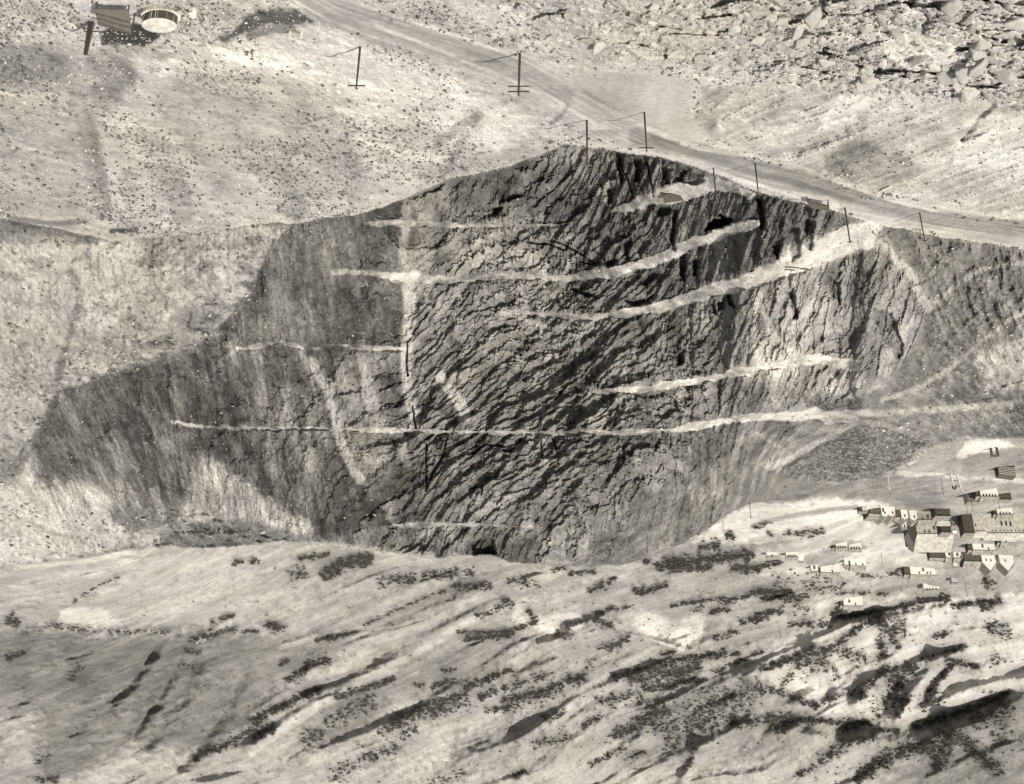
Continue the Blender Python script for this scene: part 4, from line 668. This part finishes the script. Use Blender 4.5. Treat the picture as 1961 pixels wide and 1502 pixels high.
for i in big_:
    P = at(su[i], sv[i]); D = math.sqrt(P.x ** 2 + P.y ** 2 + (CAMH - P.z) ** 2); rad = .5 * sp_[i] * D / FPX
    o = link('shrub', SM[int(i) % 6], None, label='dark rounded shrub growing on the dry pale hills beyond the pit', category='shrub', group='shrubs dotted over the dry hills')
    o.location = (P.x, P.y, P.z - .1 * rad); o.rotation_euler = (0, 0, float(rng.random() * 6.28)); o.scale = (rad, rad, rad * .95)
scatter_mesh('small_shrubs', M_SHRUB, SP, su[rest], sv[rest], sp_[rest], np.zeros(len(rest)), .9, 1.2, label='mass of small dark scrub along the gullies and ridges of the dry hills', category='scrub', kind='stuff')

# ------------------------------------------------------------------ building kit
M_WHITE = new_mat('whitewash', (.68, .65, .58), .8, .2, .8, .09); M_TAN = new_mat('weathered_plaster', (.46, .43, .37), .85, .3, .5, .2); M_ROOF = new_mat('grey_sheet_roof', (.20, .185, .16), .7, .2, .6, .24); M_PROOF = new_mat('pale_roof', (.33, .31, .268), .8, .2, .45, .18)
M_DARK = new_mat('dark_timber_and_shade', (.07, .062, .05), .85, .2, 2.0, .2); M_GLASS = new_mat('dark_window', (.02, .02, .02), .2, 0, 2.0, .1); M_WOOD = new_mat('pole_wood', (.06, .05, .04), .8, .2, 4.0, .2); M_PW = new_mat('white_pole_paint', (.7, .68, .62), .6, 0, 3, .05); M_GREYW = new_mat('grey_plaster', (.27, .25, .215), .85, .2, 1.0, .1)  # M_DARK: dark timber, also the painted shade of house sides
def box_bm(bm, x0, x1, y0, y1, z0, z1):
    vs = [bm.verts.new(c) for c in [(x0, y0, z0), (x1, y0, z0), (x1, y1, z0), (x0, y1, z0), (x0, y0, z1), (x1, y0, z1), (x1, y1, z1), (x0, y1, z1)]]
    for f in [(3, 2, 1, 0), (4, 5, 6, 7), (0, 1, 5, 4), (1, 2, 6, 5), (2, 3, 7, 6), (3, 0, 4, 7)]: bm.faces.new([vs[i] for i in f])
def prism_bm(bm, prof, axis, a0, a1):             # prof: (s, z) pairs; extruded along 'x' or 'y'
    mk = (lambda a, s, z: (s, a, z)) if axis == 'y' else (lambda a, s, z: (a, s, z))
    A = [bm.verts.new(mk(a0, s, z)) for s, z in prof]; B = [bm.verts.new(mk(a1, s, z)) for s, z in prof]; n = len(prof)
    bm.faces.new(A); bm.faces.new(B[::-1])
    for i in range(n): bm.faces.new([A[(i + 1) % n], A[i], B[i], B[(i + 1) % n]])
def tube_bm(bm, p, q, r0, r1, n=8):
    p, q = Vector(p), Vector(q); d = (q - p).normalized(); a = d.orthogonal().normalized(); b = d.cross(a)
    A = [bm.verts.new(p + (a * math.cos(t) + b * math.sin(t)) * r0) for t in [6.2832 * i / n for i in range(n)]]
    B = [bm.verts.new(q + (a * math.cos(t) + b * math.sin(t)) * r1) for t in [6.2832 * i / n for i in range(n)]]
    for i in range(n): bm.faces.new([A[i], A[(i + 1) % n], B[(i + 1) % n], B[i]])
    bm.faces.new(A[::-1]); bm.faces.new(B)
def done(name, bm, mat, parent, **props):
    bmesh.ops.recalc_face_normals(bm, faces=bm.faces)
    me = bpy.data.meshes.new(name); bm.to_mesh(me); bm.free(); me.materials.append(mat)
    return link(name, me, parent, **props)
def empty(name, P, yaw, label, cat, group=None):
    o = bpy.data.objects.new(name, None); scene.collection.objects.link(o); o.location = P; o.rotation_euler = (0, 0, yaw)
    o['label'] = label; o['category'] = cat
    if group: o['group'] = group
    return o
def mpp(P): return math.sqrt(P.x ** 2 + P.y ** 2 + (CAMH - P.z) ** 2) / FPX
def facade(root, w, h, front, wins, doors, wh=1.1, ww=.75, mat=M_GLASS, wz=None):
    for x in wins:
        bm = bmesh.new(); z = (wz if wz is not None else h * .52); box_bm(bm, x - ww / 2, x + ww / 2, front - .05, front + .1, z, z + min(wh, h - z - .25)); wdw = done('window', bm, mat, root)
        bm = bmesh.new(); box_bm(bm, x - ww / 2 - .15, x + ww / 2 + .15, front - .14, front + .05, z - .14, z - .01); done('sill', bm, M_TAN, wdw)
    for x in doors:
        bm = bmesh.new(); box_bm(bm, x - .55, x + .55, front - .06, front + .1, 0.02, min(2.1, h - .3)); done('door', bm, M_DARK, root)
def house(kind, u, v, wpx, hpx, dep, yaw, label, wall=M_WHITE, roof=M_ROOF, wins=(), doors=(), rise=None, side=None, ov=.35, cat='house', group=None, name='house', chimney=None, wing=0):
    """u, v: middle of the foot of the front wall; wpx, hpx its size in the survey; front faces the camera side."""
    yaw = yaw * (.22 if kind != 'gable' else .35)
    P = at(u, v); s = mpp(P); P.z += .45 * max(0, at(u - wpx / 2, v).z - P.z, at(u + wpx / 2, v).z - P.z, at(u, v - 3).z - P.z); w = wpx * s / max(.5, math.cos(yaw)); h = hpx * s / .9
    dep = dep * (.36 if kind == 'gable' else .62); h *= 1.08 if hpx > 10 else 1.35
    root = empty(name, P, -yaw, label, cat, group)
    ft = -.0
    if kind == 'gable':
        rs = rise if rise is not None else w * .34
        bm = bmesh.new(); prism_bm(bm, [(-w / 2, -3.5), (w / 2, -3.5), (w / 2, h), (0, h + rs), (-w / 2, h)], 'y', 0, dep); done('wall', bm, wall, root)
        bm = bmesh.new(); e = ov; k2 = rs / (w / 2); prism_bm(bm, [(-w / 2 - e, h - e * k2 + .03), (0, h + rs + .03), (w / 2 + e, h - e * k2 + .03), (w / 2 + e, h - e * k2 + .2), (0, h + rs + .22), (-w / 2 - e, h - e * k2 + .2)], 'y', -e * .6, dep + e); rf = done('roof', bm, roof, root)
    elif kind == 'long':
        rs = rise if rise is not None else dep * .25
        bm = bmesh.new(); prism_bm(bm, [(0, -3.5), (dep, -3.5), (dep, h), (dep / 2, h + rs), (0, h)], 'x', -w / 2, w / 2); done('wall', bm, wall, root)
        bm = bmesh.new(); e = ov; k2 = rs / (dep / 2); prism_bm(bm, [(-e, h - e * k2 + .03), (dep / 2, h + rs + .03), (dep + e, h - e * k2 + .03), (dep + e, h - e * k2 + .2), (dep / 2, h + rs + .22), (-e, h - e * k2 + .2)], 'x', -w / 2 - e, w / 2 + e); rf = done('roof', bm, roof, root)
    else:                                           # mono-pitch
        rs = rise if rise is not None else .5
        bm = bmesh.new(); prism_bm(bm, [(0, -3.5), (dep, -3.5), (dep, h - rs), (0, h)], 'x', -w / 2, w / 2); done('wall', bm, wall, root)
        bm = bmesh.new(); e = ov; k2 = -rs / dep; prism_bm(bm, [(-e, h - e * k2 + .03), (dep + e, h + (dep + e) * k2 + .03), (dep + e, h + (dep + e) * k2 + .2), (-e, h - e * k2 + .2)], 'x', -w / 2 - e, w / 2 + e); rf = done('roof', bm, roof, root)
    if chimney is not None:
        bm = bmesh.new(); box_bm(bm, chimney * w / 2 - .35, chimney * w / 2 + .35, dep * .4, dep * .4 + .7, h, h + rs + 1.2); done('chimney', bm, M_TAN, rf)
    if side:                                        # dark wing in place of the shaded side wall: shade put into colour
        wl0 = (wing or 6) * s; hw = h * .92
        bm = bmesh.new(); prism_bm(bm, [(.4, -3.5), (dep * .9 + .4, -3.5), (dep * .9 + .4, hw), (dep * .45 + .4, hw + rs * .5), (.4, hw)], 'x', w / 2 + .01, w / 2 + wl0); wg = done('shade_wing', bm, side, root)
        for k3 in range(int(wl0 / 1.1)):
            bm = bmesh.new(); xx = w / 2 + .5 + k3 * 1.1; box_bm(bm, xx, xx + .12, .33, .395, 0, hw * .97); done('batten', bm, M_GREYW, wg)
        bm = bmesh.new(); k4 = rs * .5 / (dep * .45); prism_bm(bm, [(.05, hw - .3 * k4 + .03), (dep * .45 + .4, hw + rs * .5 + .03), (dep * .9 + .75, hw - .3 * k4 + .03), (dep * .9 + .75, hw - .3 * k4 + .16), (dep * .45 + .4, hw + rs * .5 + .18), (.05, hw - .3 * k4 + .16)], 'x', w / 2 + (ov + .02 if kind != 'shed' else .4), w / 2 + wl0 + .3); done('shade_wing_roof', bm, roof, root)
    facade(root, w, h, 0, [x * w / 2 for x in wins], [x * w / 2 for x in doors], wh=min(1.2, h * .35))
    return root, w, h
Y2 = math.radians
house('gable', 1693, 971, 13, 12, 24, Y2(32), 'white twin gable house, the half next to its long side coloured dark as shade', side=M_DARK, wing=23, wins=(0,), doors=(.4,))
house('gable', 1706, 971, 13, 12, 24, Y2(12), 'white twin gable house, the half facing the two separate gables', wins=(-.3,))
house('gable', 1731, 977, 13, 12, 16, Y2(22), 'narrow white gabled house between the twin gables and its lookalike', wins=(0,), side=M_DARK, wing=11)
house('gable', 1748, 978, 14, 12, 16, Y2(10), 'narrow white gabled house next to the long grey shed', wins=(-.2,), chimney=.3)
house('long', 1773, 984, 30, 8, 9, Y2(5), 'long low grey shed adjoining the narrow white gabled house', wall=M_GREYW, doors=(-.2,), wins=(.5,))
house('shed', 1804, 974, 28, 11, 10, Y2(12), 'dark timber warehouse behind the pale curved yard', wall=M_DARK, roof=M_ROOF, wins=(.4,), cat='warehouse')
house('long', 1808, 990, 26, 5, 8, Y2(4), 'low pale roofed hut in front of the dark timber warehouse', wall=M_TAN, roof=M_PROOF, doors=(.6,), cat='hut')
house('long', 1788, 1006, 66, 14, 30, Y2(2), 'very long pale roofed building with a dark end gable', wall=M_TAN, roof=M_PROOF, wins=(-.8, -.5, .3, .55), doors=(0, -.25), rise=6, side=M_DARK, cat='building')
house('gable', 1744, 1000, 17, 19, 20, Y2(0), 'dark gable fronted block coloured as the shaded end of the very long pale roof', wall=M_DARK, roof=M_PROOF, rise=5.5, cat='building')  # shaded end wall of the long building, its shade given as dark colour
house('shed', 1731, 998, 8, 9, 5, Y2(10), 'tiny white hut beside the dark gable fronted block', wins=(0,), cat='hut')
house('shed', 1809, 995, 18, 20, 10, Y2(18), 'dark lean-to shed rising behind the parked bus', wall=M_DARK, roof=M_ROOF, cat='shed')
house('long', 1834, 996, 24, 6, 8, Y2(4), 'small grey building with a white band between lean-to and tall dark block', wall=M_TAN, wins=(-.5,), cat='building')
house('shed', 1851, 985, 19, 30, 12, Y2(0), 'tall dark windowless block coloured as the shaded side of the big tan hall', wall=M_DARK, cat='building')  # shaded flank of the hall, drawn as a dark coloured block
house('long', 1871, 985, 20, 28, 12, Y2(0), 'tall tan wing between the dark block and the windowed hall', wall=M_TAN, roof=M_PROOF, wins=(.6,), cat='building', rise=1.5)
root, w, h = house('long', 1925, 984, 84, 28, 14, Y2(0), 'big tan two storey hall with rows of tall windows', wall=M_TAN, roof=M_PROOF, cat='hall', rise=1.6); s_h = mpp(at(1925, 984))
for uu in (1915, 1923, 1931): facade(root, w, h, 0, [(1925 - uu) * s_h], [], 2.6, .9, wz=h * .28)
for uu in range(1896, 1960, 7): facade(root, w, h, 0, [(1925 - uu) * s_h], [], .9, .5, wz=h * .78)

house('long', 1883, 1042, 41, 9, 8, Y2(16), 'long white house with a dark end in the lane above the terrace row', side=M_DARK, wing=8, wins=(-.4,), doors=(.1,))
house('long', 1817, 1057, 14, 11, 8, Y2(20), 'white end house with one dark doorway in the terrace row', side=M_DARK, wing=29, doors=(0,))
house('long', 1840, 1058, 28, 8, 8, Y2(4), 'low white terrace house with a dark doorway beside the end house', wins=(-.5, .1), doors=(.5,))
house('gable', 1892, 1063, 26, 13, 20, Y2(20), 'large white gabled house with a long side coloured dark as shade', side=M_DARK, wing=33, wins=(.4, -.3), rise=5)
house('gable', 1926, 1064, 25, 13, 18, Y2(5), 'large white gabled house at the right picture edge', wins=(.2,), rise=5)
house('long', 1766, 1087, 46, 10, 8, Y2(14), 'isolated long white house with several openings below the terrace row', side=M_DARK, wing=11, wins=(-.6, -.35, .3), doors=(-.05,))
house('long', 1893, 938, 32, 8, 7, Y2(14), 'white house with a dark veranda on the upper terrace', side=M_DARK, wing=8, wins=(-.7, -.35, 0, .35, .7))
house('long', 1929, 1027, 26, 9, 8, Y2(8), 'white house at the picture edge over the terraced lane', wins=(.3,), side=M_DARK)
house('long', 1923, 974, 28, 7, 7, Y2(4), 'low black and white house with porch posts at the picture edge', wins=(-.6, -.2, .2, .6), side=M_DARK)
house('long', 1611, 1040, 21, 6, 6, Y2(12), 'small white cabin nearest the slope of the paired cabins', wins=(-.6, -.2, .2, .6), side=M_DARK, cat='cabin')
house('long', 1637, 1041, 23, 6, 6, Y2(4), 'small white cabin on the town side of the paired cabins', wins=(-.6, -.2, .2, .6), cat='cabin')
house('long', 1478, 1058, 21, 5, 5, Y2(6), 'low white hut standing farthest out of town', cat='hut', wins=(0,))
house('long', 1516, 1058, 22, 6, 6, Y2(6), 'low white hut with a row of dark openings', wins=(-.6, -.2, .2, .6), cat='hut')
house('shed', 1533, 1062, 10, 9, 4, Y2(6), 'small square white hut next to the row of dark openings', cat='hut')
house('long', 1642, 1070, 28, 11, 9, Y2(14), 'white house with a black gap before its pale annex', wins=(.3, -.6), side=M_DARK)
house('shed', 1620, 1070, 7, 9, 6, Y2(4), 'pale annex split from its white house by a black gap', cat='annex')
house('long', 1589, 1083, 36, 9, 8, Y2(10), 'long white house beside a small white outbuilding', wins=(-.2,), side=M_DARK)
house('shed', 1559, 1083, 13, 8, 5, Y2(4), 'small white outbuilding beside the long white house', doors=(0,), cat='outbuilding')
house('long', 1633, 1145, 36, 9, 8, Y2(10), 'lonely white house among the scrub below the town', wins=(-.2,), doors=(.4,), side=M_DARK)
house('long', 1783, 1122, 28, 5, 6, Y2(4), 'white roofed hut with dark openings at the foot of town', wins=(-.6, -.2, .2, .6), cat='hut')
house('shed', 1655, 968, 9, 7, 5, Y2(20), 'small pale hut at the slope end of the twin gable row', wall=M_TAN, side=M_DARK, cat='hut')
house('shed', 1862, 945, 20, 9, 8, Y2(20), 'grey timber shed against the white veranda house', wall=M_GREYW, cat='shed')
house('shed', 1922, 945, 26, 7, 7, Y2(10), 'low dark shed on the upper terrace at the picture edge', wall=M_DARK, cat='shed')
house('shed', 1828, 1107, 12, 6, 5, Y2(30), 'tiny pale shack below the isolated long white house', wall=M_TAN, cat='shack')
house('shed', 1829, 1076, 8, 7, 4, Y2(20), 'narrow pale privy in front of the terrace row', wall=M_WHITE, cat='privy')
# stacked dark store and the white roofed portal
P = at(1926, 893); s = mpp(P); root = empty('store_shed', P, Y2(-14), 'dark stacked timber store on the slope at the picture edge', 'shed')
bm = bmesh.new(); prism_bm(bm, [(0, -3), (3, -3), (3, 20 * s), (0, 18 * s)], 'x', -18 * s, 16 * s); done('wall', bm, M_DARK, root)
for i in range(5):
    bm = bmesh.new(); box_bm(bm, -18 * s - .3, 16 * s + .3, -.35, .05, 3.4 * s * i + .5, 3.4 * s * i + .8); done('ledge', bm, M_GREYW, root)
P = at(1903, 857); s = mpp(P); root = empty('adit_portal', P, 0, 'small portal of two dark uprights against the white spoil heap', 'portal')
for x in (-6, 5): bm = bmesh.new(); box_bm(bm, (x - 1.5) * s, (x + 1.5) * s, 0, 1.0, -1, 15 * s); done('post', bm, M_DARK, root)
bm = bmesh.new(); box_bm(bm, -8 * s, 8 * s, -.1, 1.2, 15 * s, 16.6 * s); done('lintel', bm, M_DARK, root)
# bus
P = at(1824, 1008); s = mpp(P); L = 14 * s; hh = 3.0; root = empty('bus', P, Y2(2), 'white bus with a black window band parked below the dark lean-to', 'bus')
bm = bmesh.new(); box_bm(bm, -L / 2, L / 2, 0, 2.4, .5, hh); bmesh.ops.bevel(bm, geom=list(bm.edges), offset=.15, segments=2, affect='EDGES'); done('body', bm, M_WHITE, root)
for i in range(6): bm = bmesh.new(); x = -L / 2 + .35 + i * (L - .7) / 6; box_bm(bm, x, x + (L - .7) / 6 - .1, -.03, .1, 1.5, 2.4); done('window', bm, M_GLASS, root)
for x in (-L * .32, L * .32):
    for y in (.05, 2.35):
        bm = bmesh.new(); tube_bm(bm, (x, y - .12, .5), (x, y + .12, .5), .5, .5, 14); done('wheel', bm, M_GLASS, root)
# headframe
P = at(1829, 908); s = mpp(P); root = empty('headframe', P, 0, 'white slanting legged hoist frame above the town', 'headframe')
for a, b in [((8, 0), (5, 26)), ((-3, 0), (-7, 27)), ((8, 5), (5, 26)), ((-3, 5), (-7, 27))]:
    bm = bmesh.new(); tube_bm(bm, (a[0] * s, a[1] * s, -.5), (b[0] * s, 2 * s, b[1] * s), .28, .22, 6); done('leg', bm, M_PW, root)
bm = bmesh.new(); tube_bm(bm, (7 * s, 2 * s, 24 * s), (-8 * s, 2 * s, 24.5 * s), .2, .2, 6); tube_bm(bm, (7 * s, 2 * s, 12 * s), (-5 * s, 2 * s, 13 * s), .15, .15, 6); done('crossbeam', bm, M_DARK, root)
bm = bmesh.new(); tube_bm(bm, (5 * s, 2 * s - .15, 26 * s), (5 * s, 2 * s + .15, 26 * s), 1.0, 1.0, 14); done('sheave_wheel', bm, M_DARK, root)

# ------------------------------------------------------------------ poles
def pole(u, v, vtop, label, r=.17, arms=(), mat=M_WOOD, lean=0.0, double=False, group='utility poles along the haul road', brace=False, name='utility_pole', armw=2.2):
    P = at(u, v); D = math.sqrt(P.x ** 2 + P.y ** 2 + (CAMH - P.z) ** 2)
    h = 2.0
    for _ in range(60):                             # raise the tip until it reads at vtop
        q = Vector((P.x, P.y, P.z + h)) - Vector((0, 0, CAMH)); vv = q.dot(UPV) / q.dot(FWD) * FPX + H0 / 2
        h += (vtop - vv) * D / FPX * .8
    root = empty(name, P, 0, label, 'pole', group)
    bm = bmesh.new(); tube_bm(bm, (0, 0, -1.2), (lean * h, 0, h), r * 1.15, r * .75, 10)
    if double: tube_bm(bm, (.55, .1, -1.2), (.3 + lean * h, .1, h * .98), r * 1.1, r * .75, 10)
    done('post', bm, mat, root)
    for i, a in enumerate(arms):
        bm = bmesh.new(); z = h * a; x = lean * z; tilt_ = .12 if i % 2 == 0 else -.05
        prism_bm(bm, [(-.07, z - .09), (.07, z - .09), (.07, z + .09), (-.07, z + .09)], 'x', x - armw / 2, x + armw / 2); arm = done('crossarm', bm, mat, root)
        for xx in (-.45, .45, -.2, .2):
            bm = bmesh.new(); tube_bm(bm, (x + xx * armw, 0, z + .09), (x + xx * armw, 0, z + .3), .05, .035, 8); done('insulator', bm, M_TAN, arm)
    if brace:
        bm = bmesh.new(); tube_bm(bm, (-2.6, 1.4, 0), (lean * h * .2, 0, h * .55), .09, .07, 6); done('brace', bm, mat, root)
    return root, h
pole(178, 42, 105, 'double wooden pole beside the dark rubble and plank roof', .26, (.3,), double=True, armw=2.2, group=None)
pole(690, 90, 170, 'tall pole with one low arm standing on the pale spoil slope', .17, (.93,), armw=2.6, lean=.02)
pole(996, 102, 184, 'pole with two crossarms at the road edge near the yard', .19, (.78, .9), armw=3.2, lean=.03)
pole(1124, 230, 318, 'tallest pole at the peak of the pit rim', .17, (.97,), armw=1.2, lean=.02)
pole(1234, 215, 291, 'pole on the haul road straight above the dark columns of rock', .15, (.9,), armw=2.6)
pole(1366, 322, 420, 'thin faint pole whose shaft crosses the pit wall', .13, (.96,), armw=1.0)
pole(1446, 313, 373, 'pole beside the white road edge above the pit', .15, (.96,), armw=1.2)
pole(1618, 398, 466, 'pole at the broad pale end of the bench', .18, (.96,), armw=1.2)
pole(1761, 407, 466, 'pole farthest along the haul road toward the picture edge', .15, (.92,), armw=1.4)
T_G = 'thin poles around the town'
for u, v, vt, lb, mt in [(1700, 911, 938, 'bright white pole on the ridge above the town', M_PW), (1839, 913, 940, 'pale pole next to the white hoist frame', M_PW), (1801, 914, 948, 'dark thin pole at the bend of the upper track', M_WOOD), (1435, 962, 992, 'thin pole on the white ground close to the pit rim', M_WOOD), (1384, 998, 1018, 'short thin pole on the white ground at the rim tip', M_WOOD), (1857, 945, 980, 'thin pole between the dark warehouse and grey shed', M_WOOD), (1911, 955, 990, 'thin pole over the big tan hall', M_WOOD), (1737, 1036, 1057, 'white post on the open ground by the dark gable', M_PW), (1665, 1100, 1124, 'thin pole in the scrub beneath the lower houses', M_WOOD), (1736, 1093, 1118, 'thin pole by the isolated long white house', M_WOOD), (1848, 1117, 1142, 'thin pole at the foot of the town', M_WOOD), (1850, 968, 986, 'short dark pole by the tall dark block', M_WOOD), (1687, 1058, 1080, 'thin pole on the slope between the lower houses', M_WOOD)]:
    pole(u, v, vt, lb, .16 if mt is M_PW else .11, (.95,), mt, group=T_G, armw=.9)

# ------------------------------------------------------------------ works at the near end of the haul road
P = at(304, 14); s = mpp(P); R = 31 * s; root = empty('water_tank', P, 0, 'round tank with dark sides and a white domed top', 'tank')
bm = bmesh.new(); tube_bm(bm, (0, 0, -1.5), (0, 0, 26 * s), R, R, 48); bmesh.ops.scale(bm, vec=(1, .58, 1), verts=bm.verts); bmesh.ops.translate(bm, vec=(0, R * .6, 0), verts=bm.verts); done('side_wall', bm, M_DARK, root)
bm = bmesh.new(); n = 48
rings = [(R * 1.02, 25.9 * s), (R * 1.02, 26.6 * s), (R * .8, 27.6 * s), (R * .4, 28.2 * s), (R * .02, 28.5 * s)]
vr = [[bm.verts.new((rr * math.cos(6.2832 * i / n), R * .6 + .58 * rr * math.sin(6.2832 * i / n), z)) for i in range(n)] for rr, z in rings]
for a, b in zip(vr[:-1], vr[1:]):
    for i in range(n): bm.faces.new([a[i], a[(i + 1) % n], b[(i + 1) % n], b[i]])
bm.faces.new(vr[-1]); tank_top_done = done('domed_top', bm, new_mat('tank_top', (.40, .385, .34), .85, .2, .9, .16), root)
bm = bmesh.new()
for i in range(n):
    a0, a1 = 6.2832 * i / n, 6.2832 * (i + 1) / n
    q = [((R * f) * math.cos(a), R * .6 + .58 * (R * f) * math.sin(a), z) for f, a, z in [(1.0, a0, .5), (1.16, a0, .5), (1.16, a1, .5), (1.0, a1, .5)]]
    bm.faces.new([bm.verts.new(c) for c in q]); q2 = [((R * 1.16) * math.cos(a), R * .6 + .58 * (R * 1.16) * math.sin(a), z) for a, z in [(a0, -1.5), (a1, -1.5), (a1, .5), (a0, .5)]]; bm.faces.new([bm.verts.new(c) for c in q2])
done('foundation_ring', bm, M_TAN, root)
for x in (-.3, .3): bm = bmesh.new(); tube_bm(bm, (x + R * .25, R * .6 - .58 * R * 1.0, -.5), (x + R * .25, R * .6 - .58 * R * 1.0, 27.5 * s), .05, .05, 6); done('ladder_rail', bm, M_TAN, root)
bm = bmesh.new(); tube_bm(bm, (-R * .98, .2, .6), (-R * 1.9, -.6, -.2), .14, .14, 8); done('pipe', bm, M_DARK, root)
bm = bmesh.new(); tube_bm(bm, (R * .3, R * .6, 28 * s), (R * .3, R * .6, 30.5 * s), .35, .3, 12); done('vent', bm, M_TAN, root)
for i in range(12):
    a = 6.2832 * i / 12; bm = bmesh.new(); x, y = R * 1.01 * math.cos(a), R * .6 + .58 * R * 1.01 * math.sin(a); tube_bm(bm, (x, y, -.5), (x, y, 25.8 * s), .05, .05, 5); done('stave_band', bm, M_GREYW, root)
P = at(215, 4); s = mpp(P); root = empty('plank_roof_shed', P, 0, 'open grey shed with a sloping roof of wide planks beside the tank', 'shed')
w = 60 * s
M_PLANK = new_mat('grey_planks', (.085, .078, .068), .8, .2, 1.2, .08)
bm = bmesh.new(); V4 = [(-w * .5, .5, 1.0), (w * .5, .2, 1.0), (w * .5, 2.6, 1.9), (-w * .46, 3.9, 2.4)]
lo = [bm.verts.new(c) for c in V4]; hi = [bm.verts.new((c[0], c[1], c[2] + .2)) for c in V4]
bm.faces.new(lo[::-1]); bm.faces.new(hi)
for i in range(4): bm.faces.new([lo[i], lo[(i + 1) % 4], hi[(i + 1) % 4], hi[i]])
rf = done('roof', bm, M_PLANK, root)
for t0, t1 in ((.28, .50), (.55, .74), (.82, .99)):
    a = Vector(V4[1]).lerp(Vector(V4[2]), t0); b = Vector(V4[0]).lerp(Vector(V4[3]), t1)
    bm = bmesh.new(); tube_bm(bm, a + Vector((0, 0, .28)), b + Vector((0, 0, .28)), .13, .13, 6); done('batten', bm, M_DARK, rf)
for c in V4: bm = bmesh.new(); tube_bm(bm, (c[0] * .94, c[1] + .2, -2), (c[0] * .94, c[1] + .2, c[2] + .02), .14, .12, 8); done('post', bm, M_DARK, root)
P = at(366, 16); s = mpp(P); root = empty('marker_hut', P, Y2(20), 'little white box hut standing between the tank and the road', 'hut')
bm = bmesh.new(); box_bm(bm, -4 * s, 4 * s, 0, 1.0, -.5, 11 * s); done('wall', bm, M_WHITE, root)
bm = bmesh.new(); box_bm(bm, -4.6 * s, 4.6 * s, -.1, 1.15, 11 * s + .003, 12 * s); done('roof', bm, M_TAN, root)
for u, lb in ((556, 'white marker post with a dark twin on the brow of the spoil slope'), (578, 'plain white marker post on the brow toward the haul road')):
    P = at(u, 60); s = mpp(P); root = empty('marker_post', P, 0, lb, 'marker post', 'white posts on the brow of the spoil slope')
    bm = bmesh.new(); box_bm(bm, -2 * s, 2 * s, 0, .25, -.4, 13 * s); done('post', bm, M_WHITE, root)
    bm = bmesh.new(); box_bm(bm, -2.4 * s, 2.4 * s, -.06, .31, 13 * s + .003, 14 * s); done('cap', bm, M_TAN, root)
def slab(name, pts, zl_, th, label, cat, mat=M_DARK, legs=True):
    P = at(*pts[0]); root = empty(name, P, 0, label, cat); L = []
    for (u, v), z in zip(pts, zl_):
        a, dy, dz = ray(u, v); t = (P.z + z - CAMH) / dz; L.append(Vector((a * t, dy * t, P.z + z)) - P)
    bm = bmesh.new(); lo = [bm.verts.new(c) for c in L]; hi = [bm.verts.new(c + Vector((0, 0, th))) for c in L]; n = len(L)
    bm.faces.new(lo[::-1]); bm.faces.new(hi)
    for i in range(n): bm.faces.new([lo[i], lo[(i + 1) % n], hi[(i + 1) % n], hi[i]])
    done('deck', bm, mat, root)
    if legs:
        for c in L: bm = bmesh.new(); tube_bm(bm, (c.x * .97, c.y * .97, c.z - 4.5), (c.x * .97, c.y * .97, c.z), .14, .12, 6); done('leg', bm, M_DARK, root)
    return root
slab('loading_deck', [(1546, 385), (1588, 393), (1588, 402), (1552, 396)], [2.2] * 4, .4, 'dark timber loading deck perched on the road edge over the pit', 'loading deck')
slab('bench_plate', [(1270, 373), (1337, 356), (1347, 360), (1340, 378), (1272, 388)], [1.0, 1.0, 1.0, 1.2, 1.2], .25, 'long dark canopy lying on the uppermost rubble bench', 'plate', M_GREYW if False else M_DARK)  # flat dark plate set on legs over the rubble bench
P = at(1525, 512); root = empty('pipe_sections', P, 0, 'dark pipe sections laid out along the broad pale bench', 'pipe')
for a, b in [((1503, 510), (1530, 512)), ((1532, 513), (1552, 516)), ((1503, 515), (1522, 516))]:
    A, B = at(*a) - P, at(*b) - P; bm = bmesh.new(); tube_bm(bm, A + Vector((0, 0, .25)), B + Vector((0, 0, .25)), .14, .14, 8); done('pipe_length', bm, M_DARK, root)
